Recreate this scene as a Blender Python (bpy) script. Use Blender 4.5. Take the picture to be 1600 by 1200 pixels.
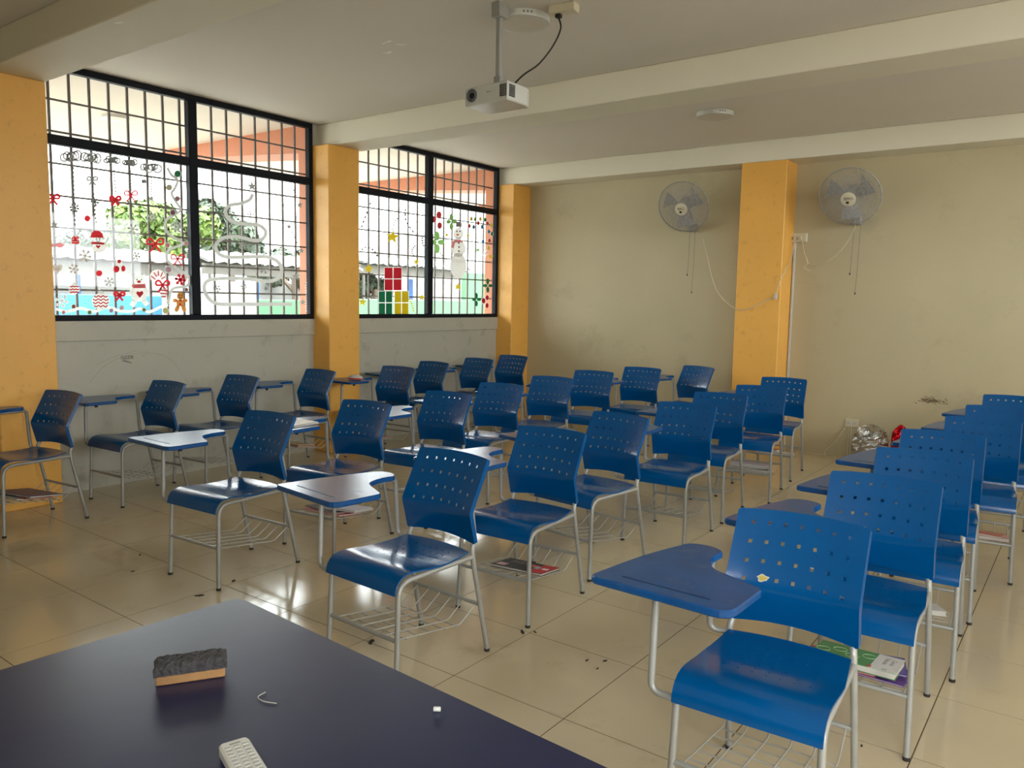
import bpy, math, random
from mathutils import Vector, Matrix
import numpy as np

# ------------------------------------------------------------------ clear
for o in list(bpy.data.objects):
    bpy.data.objects.remove(o)
scene = bpy.context.scene
COL = scene.collection
R = math.radians

# ------------------------------------------------------------------ camera
FPX = 1226.9                       # focal length in pixels of a 1600 px wide frame
YAW, PITCH, ROLL = 0.6397, 0.1052, 0.0180
CAM = Vector((5.834, -0.285, 1.428))
fwd = Vector((-math.sin(YAW) * math.cos(PITCH), math.cos(YAW) * math.cos(PITCH), -math.sin(PITCH)))
rgt0 = Vector((math.cos(YAW), math.sin(YAW), 0))
up0 = rgt0.cross(fwd)
rgt = rgt0 * math.cos(ROLL) + up0 * math.sin(ROLL)
up = up0 * math.cos(ROLL) - rgt0 * math.sin(ROLL)
cam_data = bpy.data.cameras.new('camera')
cam_data.sensor_width = 36.0
cam_data.lens = FPX / 1600.0 * 36.0
cam_data.clip_start = 0.02
cam_data.clip_end = 300
cam = bpy.data.objects.new('camera', cam_data)
COL.objects.link(cam)
m = Matrix((rgt, up, -fwd)).transposed().to_4x4()
m.translation = CAM
cam.matrix_world = m
scene.camera = cam


def ray(u, v):
    return rgt * ((u - 800) / FPX) - up * ((v - 600) / FPX) + fwd


def on_x(u, v, X):
    d = ray(u, v)
    return CAM + d * ((X - CAM.x) / d.x)


def on_y(u, v, Y):
    d = ray(u, v)
    return CAM + d * ((Y - CAM.y) / d.y)


def on_z(u, v, Z):
    d = ray(u, v)
    return CAM + d * ((Z - CAM.z) / d.z)


# ------------------------------------------------------------------ world, exposure
world = bpy.data.worlds.new('overcast_sky')
scene.world = world
world.use_nodes = True
bg = world.node_tree.nodes['Background']
bg.inputs[0].default_value = (0.95, 0.98, 1.0, 1)
# standard overcast sky: three times as bright overhead as at the horizon, (1 + 2 sin h) / 3
_n, _l = world.node_tree.nodes, world.node_tree.links
_tc = _n.new('ShaderNodeTexCoord')
_sx = _n.new('ShaderNodeSeparateXYZ')
_mr = _n.new('ShaderNodeMapRange')
ZENITH = 9.6
_mr.inputs[1].default_value = 0.0
_mr.inputs[2].default_value = 1.0
_mr.inputs[3].default_value = ZENITH / 3
_mr.inputs[4].default_value = ZENITH
_l.new(_tc.outputs['Generated'], _sx.inputs[0])
_l.new(_sx.outputs['Z'], _mr.inputs[0])
_l.new(_mr.outputs[0], bg.inputs[1])
scene.view_settings.view_transform = 'Standard'
scene.view_settings.look = 'None'
scene.view_settings.gamma = 1.0
scene.view_settings.use_curve_mapping = False
scene.view_settings.exposure = 1.64


def portal(name, loc, rot, sx, sy):
    l = bpy.data.lights.new(name, 'AREA')
    l.shape = 'RECTANGLE'
    l.size, l.size_y = sx, sy
    l.cycles.is_portal = True
    o = bpy.data.objects.new(name, l)
    COL.objects.link(o)
    o.location = loc
    o.rotation_euler = rot
    return o


# ------------------------------------------------------------------ helpers
def srgb(r, g, b):
    def c(x):
        x /= 255.0
        return x / 12.92 if x <= 0.04045 else ((x + 0.055) / 1.055) ** 2.4
    return (c(r), c(g), c(b), 1.0)


MATS = {}


def mat(name, col, rough=0.5, metal=0.0, noise=0.0, nscale=8.0, bump=0.0, bscale=60.0, spec=0.5,
        dirt=None, dirt_amt=0.0, dscale=4.0, coat=0.0):
    """Principled material with procedural colour mottling, blotches of dirt and fine relief."""
    mt = bpy.data.materials.new(name)
    mt.use_nodes = True
    nt = mt.node_tree
    b = nt.nodes['Principled BSDF']
    b.inputs['Base Color'].default_value = col
    b.inputs['Roughness'].default_value = rough
    b.inputs['Metallic'].default_value = metal
    b.inputs['Specular IOR Level'].default_value = spec
    if coat:
        b.inputs['Coat Weight'].default_value = coat
    tc = nt.nodes.new('ShaderNodeTexCoord')
    geo = nt.nodes.new('ShaderNodeNewGeometry')
    src = geo.outputs['Position'] if name.startswith('w_') else tc.outputs['Object']
    last = None
    if noise:
        n = nt.nodes.new('ShaderNodeTexNoise')
        n.inputs['Scale'].default_value = nscale
        n.inputs['Detail'].default_value = 5
        nt.links.new(src, n.inputs['Vector'])
        r = nt.nodes.new('ShaderNodeMapRange')
        r.inputs[1].default_value = 0.3
        r.inputs[2].default_value = 0.7
        r.inputs[3].default_value = 1 - noise
        r.inputs[4].default_value = 1 + noise
        nt.links.new(n.outputs[0], r.inputs[0])
        mx = nt.nodes.new('ShaderNodeVectorMath')
        mx.operation = 'SCALE'
        mx.inputs[0].default_value = col[:3]
        nt.links.new(r.outputs[0], mx.inputs['Scale'])
        last = mx.outputs[0]
    if dirt:
        n = nt.nodes.new('ShaderNodeTexNoise')
        n.inputs['Scale'].default_value = dscale
        n.inputs['Detail'].default_value = 8
        n.inputs['Roughness'].default_value = 0.7
        nt.links.new(src, n.inputs['Vector'])
        r = nt.nodes.new('ShaderNodeMapRange')
        r.inputs[1].default_value = 0.56
        r.inputs[2].default_value = 0.74
        r.inputs[3].default_value = 0
        r.inputs[4].default_value = dirt_amt
        nt.links.new(n.outputs[0], r.inputs[0])
        mx = nt.nodes.new('ShaderNodeMix')
        mx.data_type = 'RGBA'
        nt.links.new(r.outputs[0], mx.inputs[0])
        if last is None:
            mx.inputs[6].default_value = col
        else:
            nt.links.new(last, mx.inputs[6])
        mx.inputs[7].default_value = dirt
        last = mx.outputs[2]
    if last is not None:
        nt.links.new(last, b.inputs['Base Color'])
    if bump:
        n = nt.nodes.new('ShaderNodeTexNoise')
        n.inputs['Scale'].default_value = bscale
        n.inputs['Detail'].default_value = 4
        nt.links.new(src, n.inputs['Vector'])
        bp = nt.nodes.new('ShaderNodeBump')
        bp.inputs['Strength'].default_value = bump
        bp.inputs['Distance'].default_value = 0.01
        nt.links.new(n.outputs[0], bp.inputs['Height'])
        nt.links.new(bp.outputs[0], b.inputs['Normal'])
    MATS[name] = mt
    return mt


def glass_mat():
    mt = bpy.data.materials.new('window_glass')
    mt.use_nodes = True
    nt = mt.node_tree
    nt.nodes.clear()
    out = nt.nodes.new('ShaderNodeOutputMaterial')
    tr = nt.nodes.new('ShaderNodeBsdfTransparent')
    tr.inputs[0].default_value = (0.93, 0.96, 0.95, 1)
    gl = nt.nodes.new('ShaderNodeBsdfGlossy')
    gl.inputs['Roughness'].default_value = 0.02
    lw = nt.nodes.new('ShaderNodeLayerWeight')
    pw = nt.nodes.new('ShaderNodeMath')
    pw.operation = 'POWER'
    pw.inputs[1].default_value = 5.0
    fr = nt.nodes.new('ShaderNodeMath')
    fr.operation = 'MULTIPLY_ADD'
    fr.inputs[1].default_value = 0.5
    fr.inputs[2].default_value = 0.03
    lw.inputs[0].default_value = 0.5
    nt.links.new(lw.outputs['Facing'], pw.inputs[0])
    nt.links.new(pw.outputs[0], fr.inputs[0])
    mx = nt.nodes.new('ShaderNodeMixShader')
    nt.links.new(fr.outputs[0], mx.inputs[0])
    nt.links.new(tr.outputs[0], mx.inputs[1])
    nt.links.new(gl.outputs[0], mx.inputs[2])
    nt.links.new(mx.outputs[0], out.inputs[0])
    return mt


class MB:
    def __init__(self):
        self.v = []
        self.f = []

    def add(self, vs, fs):
        o = len(self.v)
        self.v += [tuple(p) for p in vs]
        self.f += [tuple(i + o for i in f) for f in fs]
        return self

    def box(self, x0, x1, y0, y1, z0, z1):
        vs = [(x, y, z) for z in (z0, z1) for y in (y0, y1) for x in (x0, x1)]
        return self.add(vs, [(0, 2, 3, 1), (4, 5, 7, 6), (0, 1, 5, 4), (2, 6, 7, 3), (0, 4, 6, 2), (1, 3, 7, 5)])

    def bbox(self, x0, x1, y0, y1, z0, z1, b):
        """box with chamfered edges (24 corners)"""
        X, Y, Z = (x0, x1), (y0, y1), (z0, z1)
        vs, idx = [], {}
        for i in (0, 1):
            for j in (0, 1):
                for k in (0, 1):
                    sx, sy, sz = (b if i == 0 else -b), (b if j == 0 else -b), (b if k == 0 else -b)
                    for a, p in enumerate(((X[i], Y[j] + sy, Z[k] + sz), (X[i] + sx, Y[j], Z[k] + sz), (X[i] + sx, Y[j] + sy, Z[k]))):
                        idx[(i, j, k, a)] = len(vs)
                        vs.append(p)
        fs = []
        g = lambda i, j, k, a: idx[(i, j, k, a)]
        for s in (0, 1):
            q = [g(s, 0, 0, 0), g(s, 1, 0, 0), g(s, 1, 1, 0), g(s, 0, 1, 0)]
            fs.append(q if s else q[::-1])
            q = [g(0, s, 0, 1), g(0, s, 1, 1), g(1, s, 1, 1), g(1, s, 0, 1)]
            fs.append(q if s else q[::-1])
            q = [g(0, 0, s, 2), g(1, 0, s, 2), g(1, 1, s, 2), g(0, 1, s, 2)]
            fs.append(q if s else q[::-1])
        for i in (0, 1):
            for j in (0, 1):
                fs.append([g(i, j, 0, 0), g(i, j, 0, 1), g(i, j, 1, 1), g(i, j, 1, 0)])
            for k in (0, 1):
                fs.append([g(i, 0, k, 0), g(i, 0, k, 2), g(i, 1, k, 2), g(i, 1, k, 0)])
        for j in (0, 1):
            for k in (0, 1):
                fs.append([g(0, j, k, 1), g(0, j, k, 2), g(1, j, k, 2), g(1, j, k, 1)])
        for i in (0, 1):
            for j in (0, 1):
                for k in (0, 1):
                    fs.append([g(i, j, k, 0), g(i, j, k, 1), g(i, j, k, 2)])
        return self.add(vs, fs)

    def tube(self, pts, r, seg=8, caps=True):
        pts = [Vector(p) for p in pts]
        n = len(pts)
        rr = r if isinstance(r, (list, tuple)) else [r] * n
        tang = []
        for i in range(n):
            t = (pts[min(i + 1, n - 1)] - pts[max(i - 1, 0)])
            tang.append(t.normalized())
        ref = Vector((0, 0, 1)) if abs(tang[0].z) < 0.9 else Vector((1, 0, 0))
        nrm = tang[0].cross(ref).normalized()
        vs, fs = [], []
        for i in range(n):
            nrm = (nrm - tang[i] * nrm.dot(tang[i])).normalized()
            bi = tang[i].cross(nrm)
            for k in range(seg):
                a = 2 * math.pi * k / seg
                vs.append(pts[i] + (nrm * math.cos(a) + bi * math.sin(a)) * rr[i])
        for i in range(n - 1):
            for k in range(seg):
                k2 = (k + 1) % seg
                fs.append((i * seg + k, i * seg + k2, (i + 1) * seg + k2, (i + 1) * seg + k))
        if caps:
            fs.append(tuple(range(seg - 1, -1, -1)))
            fs.append(tuple((n - 1) * seg + k for k in range(seg)))
        return self.add(vs, fs)

    def lathe(self, prof, c=(0, 0, 0), seg=24, axis='Z'):
        """profile of (radius, height)"""
        vs, fs = [], []
        for (r, h) in prof:
            for k in range(seg):
                a = 2 * math.pi * k / seg
                p = (r * math.cos(a), r * math.sin(a), h)
                if axis == 'Y':
                    p = (p[0], -p[2], p[1])
                if axis == 'X':
                    p = (p[2], p[0], p[1])
                vs.append((p[0] + c[0], p[1] + c[1], p[2] + c[2]))
        for i in range(len(prof) - 1):
            for k in range(seg):
                k2 = (k + 1) % seg
                fs.append((i * seg + k, i * seg + k2, (i + 1) * seg + k2, (i + 1) * seg + k))
        fs.append(tuple(range(seg - 1, -1, -1)))
        fs.append(tuple((len(prof) - 1) * seg + k for k in range(seg)))
        return self.add(vs, fs)

    def prism(self, poly, z0, z1, bev=0.0):
        """polygon in xy extruded in z, with an optional small chamfer at the top and bottom rim"""
        n = len(poly)
        if bev:
            cx = sum(p[0] for p in poly) / n
            ins = []
            for i in range(n):
                a, b, c = Vector(poly[i - 1]), Vector(poly[i]), Vector(poly[(i + 1) % n])
                d1 = (b - a).normalized()
                d2 = (c - b).normalized()
                nn = Vector((-(d1.y + d2.y), d1.x + d2.x))
                if nn.length < 1e-6:
                    nn = Vector((-d1.y, d1.x))
                nn.normalize()
                ins.append((b.x + nn.x * bev, b.y + nn.y * bev))
            rings = [(ins, z0), (poly, z0 + bev), (poly, z1 - bev), (ins, z1)]
        else:
            rings = [(poly, z0), (poly, z1)]
        vs = [(p[0], p[1], z) for ring, z in rings for p in ring]
        fs = [tuple(range(n - 1, -1, -1)), tuple((len(rings) - 1) * n + k for k in range(n))]
        for i in range(len(rings) - 1):
            for k in range(n):
                k2 = (k + 1) % n
                fs.append((i * n + k, i * n + k2, (i + 1) * n + k2, (i + 1) * n + k))
        return self.add(vs, fs)

    def xform(self, M):
        self.v = [tuple(M @ Vector(p)) for p in self.v]
        return self

    def mesh(self, name, material, smooth=None):
        me = bpy.data.meshes.new(name)
        me.from_pydata(self.v, [], self.f)
        me.update()
        if material is not None:
            me.materials.append(material)
        if smooth is not None:
            for p in me.polygons:
                p.use_smooth = True
            try:
                me.set_sharp_from_angle(angle=R(smooth))
            except Exception:
                pass
        return me

    def build(self, name, material, parent=None, smooth=None, loc=None):
        o = bpy.data.objects.new(name, self.mesh(name, material, smooth))
        COL.objects.link(o)
        if parent is not None:
            o.parent = parent
        if loc is not None:
            o.location = loc
        return o


def empty(name, loc=(0, 0, 0), rz=0.0):
    o = bpy.data.objects.new(name, None)
    o.empty_display_size = 0.1
    COL.objects.link(o)
    o.location = loc
    o.rotation_euler = (0, 0, rz)
    return o


def tag(o, label, cat, group=None):
    o['label'] = label
    o['category'] = cat
    if group:
        o['group'] = group
    return o


def struct(o, label=None):
    o['kind'] = 'structure'
    if label:
        o['label'] = label
    return o


def copy_tree(o, parent=None):
    c = o.copy()
    COL.objects.link(c)
    c.parent = parent
    for ch in o.children:
        copy_tree(ch, c)
    return c


def fillet(pts, rad, n=5):
    """polyline with rounded corners"""
    pts = [Vector(p) for p in pts]
    out = [pts[0]]
    for i in range(1, len(pts) - 1):
        a, b, c = pts[i - 1], pts[i], pts[i + 1]
        d1, d2 = (a - b), (c - b)
        r = min(rad, d1.length * 0.48, d2.length * 0.48)
        p, q = b + d1.normalized() * r, b + d2.normalized() * r
        for k in range(n + 1):
            t = k / n
            out.append(p * (1 - t) ** 2 + b * 2 * t * (1 - t) + q * t * t)
    out.append(pts[-1])
    return out


def smooth_path(pts, n=6):
    """Catmull-Rom through points"""
    P = [Vector(p) for p in pts]
    P = [P[0] * 2 - P[1]] + P + [P[-1] * 2 - P[-2]]
    out = []
    for i in range(1, len(P) - 2):
        for k in range(n):
            t = k / n
            out.append(0.5 * ((2 * P[i]) + (-P[i - 1] + P[i + 1]) * t + (2 * P[i - 1] - 5 * P[i] + 4 * P[i + 1] - P[i + 2]) * t * t
                              + (-P[i - 1] + 3 * P[i] - 3 * P[i + 1] + P[i + 2]) * t ** 3))
    out.append(P[-2])
    return out


def text_mesh(name, body, size, material, M, parent=None):
    cu = bpy.data.curves.new(name, 'FONT')
    cu.body = body
    cu.size = size
    cu.align_x = 'CENTER'
    cu.align_y = 'CENTER'
    cu.resolution_u = 2
    tmp = bpy.data.objects.new(name + '_tmp', cu)
    COL.objects.link(tmp)
    dg = bpy.context.evaluated_depsgraph_get()
    me = bpy.data.meshes.new_from_object(tmp.evaluated_get(dg))
    bpy.data.objects.remove(tmp)
    bpy.data.curves.remove(cu)
    me.name = name
    me.materials.clear()
    me.materials.append(material)
    me.transform(M)
    o = bpy.data.objects.new(name, me)
    COL.objects.link(o)
    if parent is not None:
        o.parent = parent
    return o


# ------------------------------------------------------------------ materials
M_BACKWALL = mat('w_olive_beige_wall_paint', srgb(188, 177, 143), 0.6, noise=0.04, nscale=1.5, bump=0.12, bscale=25,
                 dirt=srgb(120, 108, 85), dirt_amt=0.25, dscale=2.3)
M_SIDEWALL = mat('w_grey_wall_paint', srgb(180, 178, 162), 0.45, noise=0.04, nscale=2, bump=0.1, bscale=25,
                 dirt=srgb(105, 98, 84), dirt_amt=0.5, dscale=5)
M_CEIL = mat('w_ceiling_paint', srgb(217, 210, 198), 0.75, noise=0.03, nscale=0.8, bump=0.08, bscale=12)
M_BEAM = mat('w_beam_paint', srgb(224, 218, 198), 0.7, noise=0.03, nscale=1.2, bump=0.1, bscale=14)
M_YELLOW = mat('w_yellow_column_paint', srgb(236, 177, 82), 0.45, noise=0.05, nscale=1.7, bump=0.1, bscale=20,
               dirt=srgb(150, 100, 45), dirt_amt=0.4, dscale=13)
M_TILE = mat('w_glossy_beige_tile', srgb(204, 189, 158), 0.12, noise=0.05, nscale=2.2, bump=0.015, bscale=3,
             dirt=srgb(140, 118, 88), dirt_amt=0.35, dscale=3.0)
M_GROUT = mat('w_dark_grout', srgb(84, 68, 46), 0.8, noise=0.1, nscale=20)
M_FRAME = mat('black_window_frame_paint', srgb(16, 20, 28), 0.6, noise=0.15, nscale=10, spec=0.2)
M_BAR = mat('grey_bar_paint', srgb(112, 100, 96), 0.6, noise=0.12, nscale=30)
M_GLASS = glass_mat()
M_BLUE = mat('blue_plastic', srgb(0, 74, 130), 0.18, spec=0.4, noise=0.06, nscale=6, bump=0.02, bscale=40)
M_BLUETOP = mat('scuffed_blue_laminate', srgb(6, 70, 128), 0.26, noise=0.12, nscale=9, bump=0.06, bscale=30,
                dirt=srgb(80, 108, 142), dirt_amt=0.3, dscale=11)
M_STEEL = mat('silver_grey_tube_paint', srgb(158, 158, 152), 0.38, noise=0.05, nscale=20, metal=0.25)
M_WIRE = mat('silver_wire', srgb(172, 170, 160), 0.38, noise=0.05, nscale=20, metal=0.3)
M_RUBBER = mat('black_rubber', srgb(38, 34, 32), 0.7, noise=0.1, nscale=40)
M_DESK = mat('navy_desk_sheet', srgb(17, 25, 62), 0.34, noise=0.1, nscale=3, bump=0.12, bscale=5, spec=0.6)
M_WHITEP = mat('white_plastic', srgb(196, 196, 188), 0.3, noise=0.03, nscale=20)
M_CREAM = mat('cream_plastic', srgb(206, 197, 170), 0.4, noise=0.04, nscale=20)
M_GREYP = mat('grey_print', srgb(90, 90, 92), 0.6, noise=0.05, nscale=30)
M_BLACK = mat('black_plastic', srgb(24, 24, 26), 0.4, noise=0.1, nscale=20)
M_DIFF = mat('lamp_diffuser_off', srgb(200, 192, 176), 0.5, noise=0.02, nscale=10)
M_FELT = mat('worn_black_felt', srgb(62, 60, 62), 0.95, noise=0.35, nscale=60, bump=0.8, bscale=120)
M_WOOD = mat('eraser_wood', srgb(150, 112, 70), 0.6, noise=0.2, nscale=25)
M_PAPER = mat('paper', srgb(190, 187, 176), 0.8, noise=0.05, nscale=20)
M_ORANGE = mat('w_orange_exterior_paint', srgb(176, 104, 66), 0.6, noise=0.06, nscale=3)
M_SLAB = mat('w_exterior_soffit_paint', srgb(204, 192, 176), 0.7, noise=0.04, nscale=2)
M_GROUND = mat('w_courtyard_concrete', srgb(118, 114, 106), 0.85, noise=0.1, nscale=1.2)
M_SMOKE = mat('dusty_grey_fan_plastic', srgb(160, 158, 154), 0.5, noise=0.2, nscale=40)


# ------------------------------------------------------------------ room shell
X1, Y0, YB = 8.0, -0.95, 7.56
ZC, ZB = 2.987, 2.790
XC = 0.2274
COLS = ((1.752, 2.115), (4.457, 4.820), (7.216, YB))

# floor: slab of grout with one tile object per tile
floor = struct(MB().box(-0.15, X1 + 0.15, Y0 - 0.15, YB + 0.15, -0.12, -0.0008).build('floor', M_GROUT), 'beige glossy tiled floor')
xs = [0.0] + [3.959 + 0.5 * i for i in range(-7, 9) if 0.02 < 3.959 + 0.5 * i < X1 - 0.02] + [X1]
ys = [Y0] + [1.897 + 0.5 * j for j in range(-6, 13) if Y0 + 0.02 < 1.897 + 0.5 * j < YB - 0.02] + [YB]
tile_cache = {}
for i in range(len(xs) - 1):
    for j in range(len(ys) - 1):
        w, d = round(xs[i + 1] - xs[i], 4), round(ys[j + 1] - ys[j], 4)
        if (w, d) not in tile_cache:
            tb = MB().bbox(-w / 2 + 0.0019, w / 2 - 0.0019, -d / 2 + 0.0019, d / 2 - 0.0019, -0.02, 0, 0.0003)
            tile_cache[(w, d)] = tb.mesh('tile', M_TILE)
        t = bpy.data.objects.new('tile', tile_cache[(w, d)])
        COL.objects.link(t)
        t.parent = floor
        t.location = ((xs[i] + xs[i + 1]) / 2, (ys[j] + ys[j + 1]) / 2, 0)

struct(MB().box(-0.15, X1 + 0.15, Y0 - 0.15, YB + 0.15, ZC, ZC + 0.15).build('ceiling', M_CEIL), 'flat painted ceiling')
struct(MB().box(-0.15, X1 + 0.15, YB, YB + 0.15, 0, ZC).build('wall_back', M_BACKWALL), 'olive beige rear wall')
FX0, FX1, FZ0, FZ1 = 5.9, 7.9, 1.3, 2.75  # unseen window opening, added to bring daylight in from behind the camera
fw = MB().box(-0.15, X1 + 0.15, Y0 - 0.15, Y0, 0, FZ0).box(-0.15, X1 + 0.15, Y0 - 0.15, Y0, FZ1, ZC)
fw.box(-0.15, FX0, Y0 - 0.15, Y0, FZ0, FZ1).box(FX1, X1 + 0.15, Y0 - 0.15, Y0, FZ0, FZ1)
struct(fw.build('wall_front', M_BACKWALL), 'front wall behind the camera')
wlm = MB().box(-0.15, 0, Y0, YB, 0, 1.232).box(-0.15, 0, Y0, 1.76, 1.232, ZC)
for (a, b) in COLS:
    wlm.box(-0.055, -0.02, a + 0.002, b, 1.232, ZC)
wl = struct(wlm.build('wall_left', M_SIDEWALL), 'grey wall under the windows')
for (a, b) in ((2.115, 4.457), (4.820, 7.216)):
    struct(MB().bbox(0.0, 0.022, a, b, 1.088, 1.232, 0.003).build('trim_%d' % (1 + [2.115, 4.820].index(a)), M_SIDEWALL), 'ledge under the window')
# right wall: high openings over the rear bays and a doorway, added for daylight
DY0, DY1, DZ1 = 0.1, 1.1, 2.1
HB, HZ0, HZ1 = ((2.3, 4.45), (4.83, 7.2)), 1.55, 2.75
rw = MB().box(X1, X1 + 0.15, Y0, DY0, 0, ZC).box(X1, X1 + 0.15, DY0, DY1, DZ1, ZC).box(X1, X1 + 0.15, DY1, YB, 0, HZ0).box(X1, X1 + 0.15, DY1, YB, HZ1, ZC)
rw.box(X1, X1 + 0.15, DY1, 2.3, HZ0, HZ1).box(X1, X1 + 0.15, 4.45, 4.83, HZ0, HZ1).box(X1, X1 + 0.15, 7.2, YB, HZ0, HZ1)
struct(MB().box(X1 + 0.15, X1 + 2.4, -4, 12, 2.99, 3.12).build('roof_slab', M_SLAB), 'overhang added outside the right-hand wall to block high sky light')  # unseen overhang, added to keep steep sky light off the right-hand floor
struct(rw.build('wall_right', M_SIDEWALL), 'right-hand wall with a doorway and high openings added for daylight')
for (a, b), z1, nm in ((COLS[0], ZB, 0), (COLS[1], ZB, 1), (COLS[2], ZB, 2), ((Y0, -0.59), ZC, 3)):
    struct(MB().bbox(-0.06, XC, a, b, 0, z1, 0.006).build('column', M_YELLOW),
           ['yellow column at the left edge of the view', 'yellow column between the two windows', 'yellow column in the far left corner', 'yellow column in the front corner'][nm])
struct(MB().bbox(2.947, 3.384, 7.25, YB, 0, ZB, 0.006).build('column', M_YELLOW), 'yellow column in the middle of the rear wall')
for (a, b, lb) in ((1.768, 2.1185, 'ceiling beam over the left edge column'), (4.526, 4.877, 'middle ceiling beam'), (7.25, YB, 'ceiling beam along the rear wall')):
    struct(MB().bbox(-0.06, X1, a, b, ZB, ZC, 0.006).build('ceiling_beam', M_BEAM), lb)

# ------------------------------------------------------------------ windows on the left
XG = -0.012          # glass plane


def window(n, ya, ym0, ym1, yb):
    z0, zt0, zt1, z1 = 1.232, 2.44, 2.505, 2.985
    fr = 0.045
    w = struct(empty('window_%d' % n, (XG, (ya + yb) / 2, z0)), 'black framed window with grille, %s' % ('nearer one' if n == 1 else 'farther one'))
    cx, cy, cz = w.location

    def part(name, mb, mt):
        mb.v = [(p[0] - cx, p[1] - cy, p[2] - cz) for p in mb.v]
        o = mb.build(name, mt, w)
        return o
    xa, xb = XG - 0.028, XG + 0.028
    f = MB()
    f.bbox(xa, xb, ya, yb, z0, z0 + 0.042, 0.004).bbox(xa, xb, ya, yb, z1 - 0.045, z1, 0.004)
    f.bbox(xa, xb, ya, ya + fr, z0 + 0.042, z1 - 0.045, 0.004).bbox(xa, xb, yb - fr, yb, z0 + 0.042, z1 - 0.045, 0.004)
    part('window_frame', f, M_FRAME)
    part('mullion', MB().bbox(xa, xb + 0.006, ym0, ym1, z0 + 0.042, z1 - 0.045, 0.005), M_FRAME)
    part('transom', MB().bbox(xa, xb + 0.003, ya + fr, ym0, zt0, zt1, 0.005), M_FRAME)
    part('transom', MB().bbox(xa, xb + 0.003, ym1, yb - fr, zt0, zt1, 0.005), M_FRAME)
    for (p, q) in ((ya + fr, ym0), (ym1, yb - fr)):
        for (a, b) in ((z0 + 0.042, zt0), (zt1, z1 - 0.045)):
            part('pane', MB().box(XG - 0.002, XG + 0.002, p, q, a, b), M_GLASS)
    return w


YM1 = (3.24, 3.315)
YM2 = (5.985, 6.065)
window(1, 2.115, YM1[0], YM1[1], 4.457)
window(2, 4.820, YM2[0], YM2[1], 7.216)

# security grilles: one bar object each
XB_ = -0.105


def grille(lab, ya, yb, first, step):
    g = empty('window_grille', (XB_, (ya + yb) / 2, 1.24))
    tag(g, lab, 'grille', 'window security grilles')
    y = first
    me = MB().bbox(-0.008, 0.008, -0.008, 0.008, 0, 1.745, 0.0015).mesh('vertical_bar', M_BAR)
    while y < yb - 0.01:
        o = bpy.data.objects.new('vertical_bar', me)
        COL.objects.link(o)
        o.parent = g
        o.location = (0, y - (ya + yb) / 2, 0)
        y += step
    L = (yb - ya)
    me = MB().bbox(0.002, 0.010, -L / 2, L / 2, -0.007, 0.007, 0.0015).mesh('horizontal_bar', M_BAR)
    for z in (1.452, 1.669, 1.887, 2.107, 2.328, 2.545, 2.760):
        o = bpy.data.objects.new('horizontal_bar', me)
        COL.objects.link(o)
        o.parent = g
        o.location = (0.006, 0, z - 1.24)


grille('grey steel bar grille outside the window nearer the camera', 2.12, 4.455, 2.27, 0.1385)
grille('grey steel bar grille outside the window farther from the camera', 4.825, 7.215, 4.96, 0.1408)

# ------------------------------------------------------------------ exterior, corridor side
struct(MB().box(-60, -0.15, -30, 80, -0.35, -0.12).build('ground', M_GROUND), 'pale courtyard ground')
struct(MB().box(-2.3, -0.15, -4, 14, -0.12, -0.02).build('walkway', M_GROUND), 'concrete walkway outside the windows')
struct(MB().box(-2.62, -0.15, -4, 14, 2.990, 3.12).build('roof_slab', M_SLAB), 'pale roof overhang outside the windows')
for (a, b), lb in zip(COLS + ((9.9, 10.26),), ('orange roof bracket by the near column', 'orange roof bracket seen through the nearer window', 'orange roof bracket seen through the farther window', 'orange roof bracket beyond the room')):
    k = MB()
    prof = [(-0.19, 2.745), (-0.19, 2.99), (-2.5, 2.99), (-2.5, 2.90)]
    vs = [(x, y, z) for y in (a, b) for (x, z) in prof]
    k.add(vs, [(0, 1, 2, 3), (7, 6, 5, 4), (0, 4, 5, 1), (1, 5, 6, 2), (2, 6, 7, 3), (3, 7, 4, 0)])
    struct(k.build('roof_bracket', M_ORANGE), lb)
    struct(MB().box(-0.19, -0.06, a, b, -0.1, 2.99).build('outer_pillar', M_ORANGE), lb.replace('roof bracket', 'pillar'))
# corridor lamp
lp_ = on_z(180, 183, 2.985)
cl = empty('corridor_lamp', (lp_.x, lp_.y, 2.99))
tag(cl, 'round flush lamp under the roof overhang outside the nearer window', 'lamp')
MB().lathe([(0.10, -0.03), (0.115, -0.025), (0.115, 0)], seg=24).build('lamp_rim', M_WHITEP, cl, 40)
MB().lathe([(0.08, -0.036), (0.095, -0.028), (0.095, -0.02)], seg=24).build('diffuser', M_CREAM, cl, 40)

M_EXTW = mat('w_white_exterior_wall', srgb(128, 127, 124), 0.8, noise=0.07, nscale=0.7, dirt=srgb(120, 118, 108), dirt_amt=0.4, dscale=0.9)
M_EXTB = mat('w_sky_blue_wall', srgb(30, 88, 130), 0.7, noise=0.05, nscale=0.8)
M_EXTG = mat('w_green_wall', srgb(44, 80, 54), 0.7, noise=0.06, nscale=0.8)
M_EXTG2 = mat('w_pale_green_wall', srgb(58, 94, 64), 0.7, noise=0.05, nscale=0.8)
M_ROOF = mat('weathered_roof_sheet', srgb(120, 122, 120), 0.7, noise=0.12, nscale=2)
M_DARKW = mat('dark_shed_wood', srgb(70, 66, 60), 0.8, noise=0.2, nscale=2)
M_POSTB = mat('blue_post_paint', srgb(50, 92, 158), 0.6, noise=0.1, nscale=3)
M_TRUNK = mat('tree_bark', srgb(74, 62, 50), 0.9, noise=0.2, nscale=6)


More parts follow.
